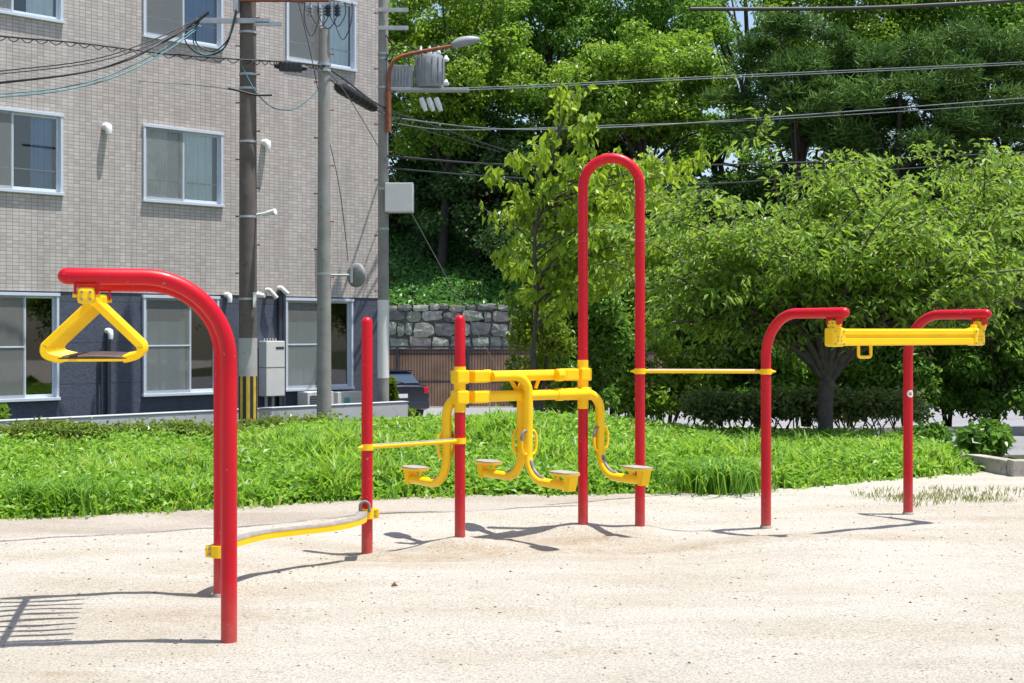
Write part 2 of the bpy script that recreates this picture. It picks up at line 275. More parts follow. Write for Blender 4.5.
# ------------------------------------------------------------------ object helpers
def link(name, me, parent=None):
    o = bpy.data.objects.new(name, me); COL.objects.link(o)
    if parent is not None: o.parent = parent
    return o
def thing(name, label, cat, loc=(0, 0, 0), rotz=0, group=None):
    o = bpy.data.objects.new(name, None); COL.objects.link(o); o.empty_display_size = .2
    o.location = loc; o.rotation_euler = (0, 0, rotz); tag(o, label, cat, group); return o
def tag(o, label=None, cat=None, group=None, kind=None):
    if label: o['label'] = label
    if cat: o['category'] = cat
    if group: o['group'] = group
    if kind: o['kind'] = kind
    return o
class B:
    """collects shapes in world space, then builds one mesh under its parent (whose location is subtracted)"""
    def __init__(s): s.v = []; s.f = []; s.mi = []; s.sm = []
    def add(s, vs, fs, mi=0, smooth=False):
        n = len(s.v); s.v += [tuple(p) for p in vs]; s.f += [tuple(i + n for i in f) for f in fs]; s.mi += [mi] * len(fs); s.sm += [smooth] * len(fs)
    def frame(s, path, up=None):
        T = []
        n = len(path)
        for i in range(n):
            a = path[max(0, i - 1)]; b = path[min(n - 1, i + 1)]; T.append((b - a).normalized())
        ref = Vector(up) if up else (Vector((0, 0, 1)) if abs(T[0].z) < .9 else Vector((0, 1, 0)))
        U = []; u = (ref - T[0] * ref.dot(T[0])).normalized()
        for t in T:
            u = (u - t * u.dot(t)).normalized(); U.append(u)
        return T, U
    def tube(s, path, r, n=16, mi=0, dome0=False, dome1=False, smooth=True):
        path = [Vector(p) for p in path]
        rs = list(r) if hasattr(r, '__len__') else [r] * len(path)
        if dome0:
            d = (path[0] - path[1]).normalized(); R = rs[0]; q = path[0].copy()
            ex = [(q + d * R * math.sin(a), R * math.cos(a)) for a in (1.45, 1.2, .9, .6, .3)]
            path = [e[0] for e in ex] + path; rs = [e[1] for e in ex] + rs
        if dome1:
            d = (path[-1] - path[-2]).normalized(); R = rs[-1]; q = path[-1].copy()
            ex = [(q + d * R * math.sin(a), R * math.cos(a)) for a in (.3, .6, .9, 1.2, 1.45)]
            path = path + [e[0] for e in ex]; rs = rs + [e[1] for e in ex]
        T, U = s.frame(path); vs = []; fs = []
        for p, t, u, R in zip(path, T, U, rs):
            w = t.cross(u)
            for k in range(n):
                a = 2 * PI * k / n; vs.append(p + (u * math.cos(a) + w * math.sin(a)) * R)
        for i in range(len(path) - 1):
            for k in range(n):
                fs.append((i * n + k, i * n + (k + 1) % n, (i + 1) * n + (k + 1) % n, (i + 1) * n + k))
        s.add(vs, fs, mi, smooth)
        m = len(path) - 1
        s.add([vs[k] for k in range(n)][::-1], [tuple(range(n))], mi); s.add([vs[m * n + k] for k in range(n)], [tuple(range(n))], mi)
    def sweep(s, path, prof, up, mi=0, smooth=False, closed=False):
        """prof: list of (a,b): a along 'side', b along up-ish axis; up = fixed axis"""
        path = [Vector(p) for p in path]; up = Vector(up).normalized(); n = len(path); vs = []; k = len(prof)
        for i in range(n):
            if closed: t = (path[(i + 1) % n] - path[i - 1]).normalized()
            else: t = (path[min(n - 1, i + 1)] - path[max(0, i - 1)]).normalized()
            side = t.cross(up).normalized(); b = side.cross(t).normalized() if abs(t.dot(up)) > 1e-4 else up
            for (pa, pb) in prof: vs.append(path[i] + side * pa + b * pb)
        fs = []
        for i in range(n if closed else n - 1):
            j = (i + 1) % n
            for q in range(k): fs.append((i * k + q, i * k + (q + 1) % k, j * k + (q + 1) % k, j * k + q))
        if not closed: fs += [tuple(range(k))[::-1], tuple((n - 1) * k + q for q in range(k))]
        s.add(vs, fs, mi, smooth)
    def box(s, c, size, rz=0, mi=0, bev=0.0, R=None):
        bm = bmesh.new(); bmesh.ops.create_cube(bm, size=1)
        for v in bm.verts: v.co = Vector((v.co.x * size[0], v.co.y * size[1], v.co.z * size[2]))
        if bev: bmesh.ops.bevel(bm, geom=list(bm.edges), offset=bev, segments=2, affect='EDGES', profile=.6)
        Mx = Matrix.Translation(Vector(c)) @ (R.to_4x4() if R is not None else Matrix.Rotation(rz, 4, 'Z'))
        bm.verts.index_update()
        s.add([Mx @ v.co for v in bm.verts], [tuple(v.index for v in f.verts) for f in bm.faces], mi); bm.free()
    def cyl(s, a, b, r, n=16, mi=0, r2=None, bev=0):
        a = Vector(a); b = Vector(b)
        s.tube([a, b], [r, r if r2 is None else r2], n, mi)
    def build(s, name, mats, parent=None, origin=None):
        me = bpy.data.meshes.new(name)
        if not isinstance(mats, (list, tuple)): mats = [mats]
        for m_ in mats: me.materials.append(m_)
        inv = None
        off = Vector((0, 0, 0))
        if parent is not None: inv = world(parent).inverted()
        vs = [Vector(v) for v in s.v]
        if inv is not None: vs = [inv @ v for v in vs]
        if parent is None and origin is not None:
            off = Vector(origin); vs = [v - off for v in vs]
        me.from_pydata([tuple(v) for v in vs], [], s.f)
        me.polygons.foreach_set('material_index', s.mi); me.polygons.foreach_set('use_smooth', s.sm)
        me.update()
        o = link(name, me, parent)
        if parent is None: o.location = off
        return o
def world(o):
    m = Matrix.LocRotScale(o.location, o.rotation_euler, o.scale)
    while o.parent is not None:
        o = o.parent; m = Matrix.LocRotScale(o.location, o.rotation_euler, o.scale) @ m
    return m
def arc(c, u, v, R, a0, a1, n=12):
    c = Vector(c); u = Vector(u); v = Vector(v)
    return [c + (u * math.cos(a0 + (a1 - a0) * i / n) + v * math.sin(a0 + (a1 - a0) * i / n)) * R for i in range(n + 1)]
def catmull(pts, n=8):
    pts = [Vector(p) for p in pts]; out = []
    for i in range(len(pts) - 1):
        p0 = pts[max(0, i - 1)]; p1 = pts[i]; p2 = pts[i + 1]; p3 = pts[min(len(pts) - 1, i + 2)]
        for k in range(n):
            t = k / n
            out.append(.5 * ((2 * p1) + (p2 - p0) * t + (2 * p0 - 5 * p1 + 4 * p2 - p3) * t * t + (3 * p1 - p0 - 3 * p2 + p3) * t ** 3))
    out.append(pts[-1]); return out
def nmesh(name, V, Fq, mat, rnd=None, parent=None, smooth=False, npf=None, origin=None):
    """numpy mesh: V (n,3); Fq (m,k) faces with k corners"""
    me = bpy.data.meshes.new(name); m_, k = Fq.shape
    if parent is not None:
        Mi = np.array(world(parent).inverted()); V = V @ Mi[:3, :3].T + Mi[:3, 3]
    elif origin is not None: V = V - np.array(origin)
    me.vertices.add(len(V)); me.vertices.foreach_set('co', V.astype(np.float32).ravel())
    me.loops.add(m_ * k); me.loops.foreach_set('vertex_index', Fq.astype(np.int32).ravel())
    me.polygons.add(m_); me.polygons.foreach_set('loop_start', np.arange(0, m_ * k, k, dtype=np.int32)); me.polygons.foreach_set('loop_total', np.full(m_, k, dtype=np.int32))
    me.polygons.foreach_set('use_smooth', np.full(m_, smooth))
    me.update(calc_edges=True)
    if rnd is not None:
        a = me.attributes.new('rnd', 'FLOAT', 'POINT'); a.data.foreach_set('value', rnd.astype(np.float32))
    me.materials.append(mat); me.validate()
    o = link(name, me, parent)
    if parent is None and origin is not None: o.location = origin
    return o
def norm(a): return a / (np.linalg.norm(a, axis=1, keepdims=True) + 1e-9)
def leaves(pos, axis, nrm, L, W, rv, fold=.25):
    """each leaf a folded diamond of two triangles; returns V,F,rnd"""
    n = len(pos); axis = norm(axis); side = norm(np.cross(nrm, axis)); up = norm(np.cross(axis, side))
    L = np.broadcast_to(L, (n,))[:, None]; W = np.broadcast_to(W, (n,))[:, None]
    base = pos; tip = pos + axis * L - up * L * .12
    mid = pos + axis * L * .45
    a = mid + side * W * .5 + up * W * fold; b = mid - side * W * .5 + up * W * fold
    V = np.stack([base, a, tip, b], 1).reshape(-1, 3); i = np.arange(n) * 4
    Fq = np.concatenate([np.stack([i, i + 1, i + 2], 1), np.stack([i, i + 2, i + 3], 1)])
    return V, Fq, np.repeat(rv, 4)
def rsph(n): return norm(rng.normal(size=(n, 3)))

def crown_clumps(clumps, per, Lf, asp, droop=.3, shell=.55, up=.35, rj=.35, flat=None):
    """clumps: list (x,y,z,rx,ry,rz). returns leaf mesh arrays"""
    C = np.array(clumps); nC = len(C)
    vol = (C[:, 3] * C[:, 4] * C[:, 5]) ** (2 / 3.); cnt = np.maximum(6, (per * vol / vol.mean())).astype(int)
    idx = np.repeat(np.arange(nC), cnt); n = len(idx)
    d = rsph(n); rr = (shell + (1.08 - shell) * rng.random(n) ** .6)[:, None]
    pos = C[idx, :3] + d * C[idx, 3:6] * rr + rng.normal(size=(n, 3)) * C[idx, 3:6] * .16
    nr = norm(d * .6 + rng.normal(size=(n, 3)) * .45 + np.array([0, 0, up]))
    ax = norm(np.cross(nr, rng.normal(size=(n, 3)))) ; ax = norm(ax + np.array([0, 0, -droop]) + d * .3)
    crv = rng.random(nC)[idx]
    rv = np.clip(crv * .5 + rng.random(n) * .5, 0, 1)
    Ls = Lf * (1 - rj + 2 * rj * rng.random(n))
    return leaves(pos, ax, nr, Ls, Ls * asp, rv)
def limb(b, pts, r0, r1, n=7, jit=0.0, sub=4):
    pts = [Vector(p) for p in pts]; path = catmull(pts, sub)
    if jit:
        for i in range(1, len(path) - 1): path[i] += Vector((random.uniform(-jit, jit), random.uniform(-jit, jit), random.uniform(-jit, jit)))
    m_ = len(path); b.tube(path, [r0 + (r1 - r0) * i / (m_ - 1) for i in range(m_)], n)

# ------------------------------------------------------------------ ground sheets
def worn(x, y):
    def g(cx, cy, rx, ry, h=1.0): return h * np.exp(-((x - cx) / rx) ** 2 - ((y - cy) / ry) ** 2)
    w_ = g(P1[0] + .1, P1[1] - .35, .7, .3) + g(.6, 10.35, .6, .22) + g(-.9, 9.35, .6, .16) + g(-1.6, 7.2, .45, .7, .7) + g(.8, 9.95, 1.9, .12, .9) + g(2.6, 10.1, 1.0, .16, .8) + g(-1.0, 8.9, 1.3, .12, .7) + g(-1.95, 6.05, .14, .035, 1.6) + g(4.2, 11.2, 1.2, .25, .6)
    return np.clip(w_, 0, 1.5)
def sheet(name, xs, ys, mat, off, mask=None, yfun=None):
    X, Y = np.meshgrid(xs, ys); 
    if yfun is not None: X, Y = yfun(X, Y)
    Z = gz(X, Y) + off
    V = np.stack([X, Y, Z], -1).reshape(-1, 3); ny, nx = X.shape
    i = np.arange(nx * ny).reshape(ny, nx); q = np.stack([i[:-1, :-1], i[:-1, 1:], i[1:, 1:], i[1:, :-1]], -1).reshape(-1, 4)
    o = nmesh(name, V, q, mat, worn(V[:, 0], V[:, 1]), smooth=True); tag(o, kind='structure'); return o
def spaced(a, b, s): return np.linspace(a, b, int(round((b - a) / s)) + 1)
xs = np.concatenate([spaced(-40, -7, 1.0)[:-1], spaced(-7, 7.4, .045), spaced(7.4, 40, 1.0)[1:]])
ys = np.concatenate([spaced(-20, 4, 1.0)[:-1], spaced(4, 16.6, .045)])
sheet('sandy_ground', xs, ys, M['sand'], 0.0)
# ground beyond, out to the horizon (grass bank, verge, hillside)
xs = np.concatenate([np.array([-600, -300, -120, -80, -60]), spaced(-40, 40, .5), np.array([60, 80, 120, 300, 600])])
ys = np.concatenate([spaced(16.6, 52.0, .4), np.array([52.11]), spaced(52.5, 90, 1.5), np.array([120, 200, 400, 800])])
def soil_y(X, Y): return X, Y
sheet('planted_ground', xs, ys, M['soil'], 0.0)
# bank soil under the grass: from the grass edge to y=17
S = np.linspace(0, 1, 60)
xs2 = spaced(-14, 14, .12)
def bank(X, Y):
    e = edgeY(X) + .03 * np.sin(X * 9) + .02 * np.sin(X * 23 + 1)
    return X, e + (16.8 - e) * Y
sheet('bank_soil', xs2, S, M['soil'], .008, yfun=bank)
# path between edging and grass
KX = np.array([-14, -8, -3.54, -2.89, -1.98, -1.30, -.34, .41, 1.7, 4, 8]); KY = np.array([8.6, 9.1, 9.95, 10.32, 10.82, 11.35, 11.54, 11.86, 12.35, 12.9, 13.3])
kerbY = lambda x: np.interp(x, KX, KY)
def pathf(X, Y):
    a = kerbY(X) + .04; e = edgeY(X) + .12; a = a + (e - a) * .97 * sst((X + .1) / 2.6)
    return X, a + (e - a) * Y
sheet('gravel_path', spaced(-14, 3.2, .1), np.linspace(0, 1, 24), M['path'], .004, yfun=pathf)
b = B(); xk = np.arange(-14, 2.2, .12)
pts = [Vector((x, float(kerbY(x)), gzf(x, float(kerbY(x))) - .018 - .022 * float(sst((x - .0) / 2.0)) + .004 * math.sin(x * 5))) for x in xk]
b.sweep(pts, [(-.026, -.03), (-.026, .024), (-.02, .029), (.02, .029), (.026, .024), (.026, -.03)], (0, 0, 1))
o = b.build('path_edging', M['kerb']); tag(o, kind='structure')
# road beyond the bank on the right, and pavement past it
def roadf(X, Y): 
    y0 = 16.9 + .18 * (X - 7); y1 = 24.0 + .18 * (X - 7)
    y0 = np.where(X < 4.2, y0 + (4.2 - X) * 1.6, y0); y0 = np.minimum(y0, 21.5)
    return X, y0 + (np.maximum(y1, 22.5) - y0) * Y
sheet('road', spaced(-2, 30, .4), np.linspace(0, 1, 24), M['asphalt'], .012, yfun=roadf)
sheet('far_road', spaced(-30, 40, .8), spaced(33.5, 50.5, .5), M['asphalt'], .014)
b = B()
for x0 in np.arange(-1, 29, 1.0):
    x1 = x0 + .985; ya = max(24.0 + .18 * (x0 - 7), 22.5) + .1; yb = max(24.0 + .18 * (x1 - 7), 22.5) + .1; xm = (x0 + x1) / 2; ym = (ya + yb) / 2
    b.box((xm, ym, gzf(xm, ym) + .05), (.985, .18, .22), math.atan2(yb - ya, x1 - x0), bev=.012)
o = b.build('road_kerb', M['concblock']); tag(o, kind='structure')
def verge(X, Y):
    a = np.maximum(24.0 + .18 * (X - 7), 22.5) + .22
    return X, a + 2.2 * Y
sheet('far_pavement', spaced(-1, 30, .5), np.linspace(0, 1, 8), M['path'], .09, yfun=verge)

# pebbles
def pebbles():
    n = 9000; x = rng.uniform(-6, 6.5, n); y = 4.8 + 8.5 * rng.random(n) ** 1.1; ok = y < edgeY(x) + .1; x = x[ok]; y = y[ok]; n = len(x)
    z = gz(x, y); s = (.003 + .009 * rng.random(n) ** 5)
    ov = np.array([(1, 0, 0), (-1, 0, 0), (0, 1, 0), (0, -1, 0), (0, 0, 1), (0, 0, -1)], float); of = np.array([(0, 2, 4), (2, 1, 4), (1, 3, 4), (3, 0, 4), (2, 0, 5), (1, 2, 5), (3, 1, 5), (0, 3, 5)])
    a = rng.uniform(0, 6.28, n); st = .6 + .8 * rng.random((n, 3)); st[:, 2] *= .6
    v = ov[None] * st[:, None] * s[:, None, None]; c, si = np.cos(a)[:, None], np.sin(a)[:, None]
    vx = v[..., 0] * c - v[..., 1] * si; vy = v[..., 0] * si + v[..., 1] * c
    V = np.stack([vx + x[:, None], vy + y[:, None], v[..., 2] + z[:, None]], -1).reshape(-1, 3)
    Fq = (of[None] + (np.arange(n) * 6)[:, None, None]).reshape(-1, 3)
    m_, nt, out = newmat('pebble_stone'); at = nd(nt, 'ShaderNodeAttribute'); at.attribute_name = 'rnd'
    r = ramp(nt, [(0, (.07, .05, .04)), (.5, (.2, .16, .12)), (1, (.5, .45, .38))]); bb = nd(nt, 'ShaderNodeBsdfPrincipled', Roughness=.9)
    nt.links.new(at.outputs['Fac'], r.inputs['Fac']); nt.links.new(r.outputs['Color'], bb.inputs['Base Color']); nt.links.new(bb.outputs[0], out.inputs[0])
    o = nmesh('pebbles', V, Fq, m_, np.repeat(rng.random(n) ** 1.5, 6), smooth=True); tag(o, 'small loose pebbles and grit scattered over the pale sandy ground', 'pebbles', kind='stuff')
pebbles()

# ------------------------------------------------------------------ exercise station
st = thing('exercise_station', 'red and yellow steel exercise station of joined posts, arches and bars on the sand', 'exercise equipment', (0, 9.5, 0))
RP = .0385
def v2(p, z=0): return Vector((p[0], p[1], z))
def arch_path(base, d, ztop, R, L):
    d = Vector((d[0], d[1], 0)); Z = Vector((0, 0, 1)); bp = v2(base)
    path = [bp + Z * -.3, bp + Z * .02, bp + Z * .5, bp + Z * 1.0, bp + Z * (ztop - R)]
    path += arc(bp + d * R + Z * (ztop - R), -d, Z, R, 0, PI / 2, 16)[1:]
    path += [bp + d * (R + (L - R) * .5) + Z * ztop, bp + d * L + Z * ztop]
    return path
def footing(base):
    b = B(); z = gzf(*base)
    b.tube([(base[0], base[1], z - .1), (base[0], base[1], z + .004), (base[0], base[1], z + .02)], [.052, .048, .043], 18)
    return b
def handle_clamp(b, c, d, w=.075):   # generic collar round an upright
    pass
ldir = Vector((-.968, -.251, 0)); lax = Vector((-.251 * -1 * -1, .968, 0))   # arm direction, rail direction
rail = (v2(LB2) - v2(LB1)).normalized(); ldir = Vector((-rail.y, rail.x, 0))
rrail = (v2(RB2) - v2(RB1)).normalized(); rdir = Vector((rrail.y, -rrail.x, 0))
LZ = 1.752; RZ = 1.622
for base, d, zt, L in ((LB1, ldir, LZ, .765), (LB2, ldir, LZ, .765), (RB1, rdir, RZ, .835), (RB2, rdir, RZ, .805)):
    b = B(); b.tube(arch_path(base, d, zt, .40 if zt == LZ else .33, L - .02), RP, 28, dome1=True)
    ap = b.build('arched_post', M['red'], st)
    if base != LB1: footing(base).build('footing', M['concblock'], ap)
    if base == LB2: pass
# sticker on the far right post
b = B(); c = v2(RB2, 1.5 - (393.5 - 330) / 122.7); rr = .027
cd = Vector((-.02, -1, 0)); 
def wrapdisc(b, ang0, zc, r0, r1, base, a0=0, a1=2 * PI, n=28, lift=.0012):
    vs = []; fs = []
    for i in range(n + 1):
        a = a0 + (a1 - a0) * i / n
        for r in (r0, r1):
            s_ = r * math.cos(a); h = r * math.sin(a); th = ang0 + s_ / RP
            vs.append((base[0] + (RP + lift) * math.cos(th), base[1] + (RP + lift) * math.sin(th), zc + h))
    for i in range(n): fs.append((2 * i, 2 * i + 1, 2 * i + 3, 2 * i + 2))
    b.add(vs, fs)
wrapdisc(b, -PI / 2 + .28, 1.5 - 63.5 / 122.7, .013, .030, RB2)
sk = b.build('sticker', M['white'], ap)
b = B(); wrapdisc(b, -PI / 2 + .28, 1.5 - 63.5 / 122.7, .0001, .013, RB2, lift=.0014); b.build('sticker_centre', M['red'], sk) if False else None
b.build('sticker_emblem', M['red'], ap)
b = B(); wrapdisc(b, -PI / 2 + .34, 1.5 - 63.5 / 122.7 + .003, .0001, .006, RB2, lift=.002); b.build('sticker_dot', M['yellow'], ap)

def hanger(parent, top, ax, side, drop=.085):
    """two red tabs round a yellow swivel block; ax = rail direction, side = arm direction; top = point at arm underside"""
    ang = math.atan2(side.y, side.x)
    for s_ in (-1, 1):
        b = B(); b.box(top + side * (s_ * .050) + Vector((0, 0, -.016)), (.010, .055, .06), ang, bev=.003); b.build('hanger_tab', M['red'], parent)
    b = B(); b.box(top + Vector((0, 0, -.052)), (.082, .07, .078), ang, bev=.02)
    b.tube([top + Vector((0, 0, -.05)) - side * .062, top + Vector((0, 0, -.05)) + side * .062], .011, 12)
    bl = b.build('swivel_block', M['yellow'], parent)
    for s_ in (-1, 1):
        for z_ in (-.036, -.07):
            c = top + side * (s_ * .019) + Vector((0, 0, z_)) - ax * .033
            b = B(); b.tube([c, c - ax * .008], .0065, 8); b.build('bolt', M['bolt'], parent)
    return bl
# --- left unit: rail with ten hanging triangle handles
hr_s = .655
A1 = v2(LB1) + ldir * hr_s + Vector((0, 0, LZ - RP)); A2 = v2(LB2) + ldir * hr_s + Vector((0, 0, LZ - RP))
b = B(); hc = Vector((0, 0, -.075))
b.sweep([A1 + hc + rail * .0, A2 + hc], [(-.015, -.02), (-.015, .02), (-.010, .026), (.010, .026), (.015, .02), (.015, -.02), (.010, -.026), (-.010, -.026)], (0, 0, 1))
lad = b.build('handle_rail', M['yellow'], st)
hanger(lad, A1, rail, ldir); hanger(lad, A2, -rail, ldir)
nH = 9
H0 = None
for i in range(nH):
    c = A1 + rail * (.10 + i * (1.287 - .2) / (nH - 1)) + Vector((0, 0, -.085)) - ldir * .022
    E = -ldir; Z = Vector((0, 0, 1))   # E to the right
    def q(x, z): return c + E * x + Z * z
    K = [(.010, .0), (.200, -.186), (.219, -.212), (.219, -.236), (.203, -.252), (.165, -.264), (.14, -.268)]
    path = catmull([q(x_, z_) for x_, z_ in K], 3); path = [path[0]] + path[3:]
    if H0 is None:
        b = B()
        for sg in (1, -1):
            pp = [c + E * (sg * (p - c).dot(E)) + Z * (p - c).z for p in path]
            b.sweep(pp, [(-.018, -.008), (-.018, .008), (-.014, .011), (.014, .011), (.018, .008), (.018, -.008), (.014, -.011), (-.014, -.011)], rail)
        b.sweep([q(-.18, -.272), q(.18, -.272)], [(-.006, -.012), (-.006, .012), (.006, .012), (.006, -.012)], rail)
        H0 = b.build('hanging_handle', M['yellow'], lad)
        b = B(); gp = [q(x, -.262 + .004 * math.cos(x * 14)) for x in np.linspace(-.21, .21, 13)]
        b.tube(gp, [.007, .010] + [.0125] * 9 + [.010, .007], 12)
        G0 = b.build('hand_grip', M['rubber'], H0); c0 = c.copy()
    else:
        for src in (H0,):
            h = src.copy(); COL.objects.link(h); h.location = src.location + (c - c0)
            g = G0.copy(); COL.objects.link(g); g.parent = h
# --- right unit: hanging beam
rs_ = .72
A1 = v2(RB1) + rdir * rs_ + Vector((0, 0, RZ - RP)); A2 = v2(RB2) + rdir * rs_ + Vector((0, 0, RZ - RP))
b = B()
prof = [(-.032, -.062), (-.04, -.052), (-.04, -.012), (-.028, -.006), (-.028, .012), (-.04, .02), (-.04, .048), (-.028, .06), (.028, .06), (.04, .048), (.04, .02), (.028, .012), (.028, -.006), (.04, -.012), (.04, -.052), (.032, -.062)]
bc = Vector((0, 0, -.135))
b.sweep([A1 + bc + rrail * .02, A2 + bc - rrail * .04], prof, (0, 0, 1))
bm_ = b.build('hanging_beam', M['yellow'], st)
hanger(bm_, A1, rrail, rdir); hanger(bm_, A2, -rrail, rdir)
ang = math.atan2(rrail.y, rrail.x)
for A, sg in ((A1, 1), (A2, -1)):
    b = B(); cc = A + bc + rrail * ((.005 if sg > 0 else .05) * sg)
    b.box(cc + Vector((0, 0, .0)), (.125, .096, .136), ang, bev=.02)
    b.box(cc + Vector((0, 0, .07)), (.07, .05, .045), ang, bev=.012)
    b.build('end_plate', M['yellow'], bm_)
    for dx, dz, r_ in ((-.042, -.048, .0065), (-.042, .042, .0065), (.042, -.048, .0065), (.042, .042, .0065), (-.016, -.025, .0045), (-.016, .003, .0045), (.016, -.025, .0045), (.016, .003, .0045)):
        p = cc + rrail * dx + Vector((0, 0, dz)) + rdir * .047; b = B(); b.tube([p, p + rdir * .006], r_, 8); b.build('bolt', M['bolt'], bm_)
hc_ = A1 + bc + rrail * .30 + Vector((0, 0, -.055))
loop = [hc_ - rrail * .062 + Vector((0, 0, 0))] + [hc_ + rrail * (-.062 + .02 * (1 - math.cos(a))) + Vector((0, 0, -.07 - .02 * math.sin(a))) for a in np.linspace(0, PI / 2, 5)] + \
       [hc_ + rrail * (.062 - .02 * (1 - math.cos(a))) + Vector((0, 0, -.07 - .02 * math.sin(a))) for a in np.linspace(PI / 2, 0, 5)] + [hc_ + rrail * .062]
b = B(); b.tube(loop, .0115, 12); gh = b.build('grip_handle', M['yellow'], bm_)
# --- short posts and tall arch
for base, zt in ((P0, 1.59), (P1, 1.61)):
    b = B(); b.tube([v2(base, -.3), v2(base, .5), v2(base, 1.0), v2(base, zt - RP)], RP if base == P1 else .0385, 28, dome1=True)
    o = b.build('straight_post', M['red'], st)
    if base == P1: post1 = o
e23 = (v2(P3) - v2(P2)); RA = e23.length / 2; e23.normalize(); cz = 2.60; cc = v2(P2) + e23 * RA + Vector((0, 0, cz))
path = [v2(P2, -.3), v2(P2, .6), v2(P2, 1.4), v2(P2, 2.0), v2(P2, cz)] + arc(cc, -e23, (0, 0, 1), RA, 0, PI, 28)[1:] + [v2(P3, 2.0), v2(P3, 1.4), v2(P3, .6), v2(P3, -.3)]
b = B(); b.tube(path, RP, 28); ta = b.build('tall_arch', M['red'], st)
# weld seams
b = B()
for p in (P2, P3): b = B(); b.tube([v2(p, 2.175), v2(p, 2.187)], RP + .0012, 28); b.build('weld_seam', M['redworn'], ta)
# yellow sleeves
for p, z0, z1, par in ((P1, .905, 1.235, post1), (P2, .895, 1.27, ta)):
    b = B(); b.tube([v2(p, z0), v2(p, z1)], RP + .004, 28); b.build('sleeve', M['yellow'], par)
# --- swinging unit
e = (v2(P2) - v2(P1)); SL = e.length; e.normalize(); fdir = Vector((e.y, -e.x, 0)); Z = Vector((0, 0, 1))
ZU, ZL = 1.16, 1.012
angE = math.atan2(e.y, e.x)
def S3(s, n, z): return v2(P1) + e * s + fdir * n + Z * z
for zc in (ZU, ZL):
    b = B(); b.tube([S3(.10, 0, zc), S3(SL - .08, 0, zc)], .040, 24)
    bar = b.build('cross_beam', M['yellow'], st)
    for s0, sg in ((0, 1), (SL, -1)):
        b = B(); b.box(S3(s0, 0, zc), (.100, .108, .100), angE, bev=.014)
        b.box(S3(s0 + sg * .145, .01, zc), (.12, .115, .090), angE, bev=.013)
        b.box(S3(s0 + sg * .21, .01, zc), (.03, .11, .084), angE, bev=.012)
        b.build('clamp_block', M['yellow'], bar)
        b = B(); c = S3(s0 + sg * .24, .055 if sg < 0 else -.055, zc)
        b.tube([c - e * sg * .0, c + e * sg * .055], .047, 20, dome1=False); b.build('bearing_cap', M['yellow'], bar)
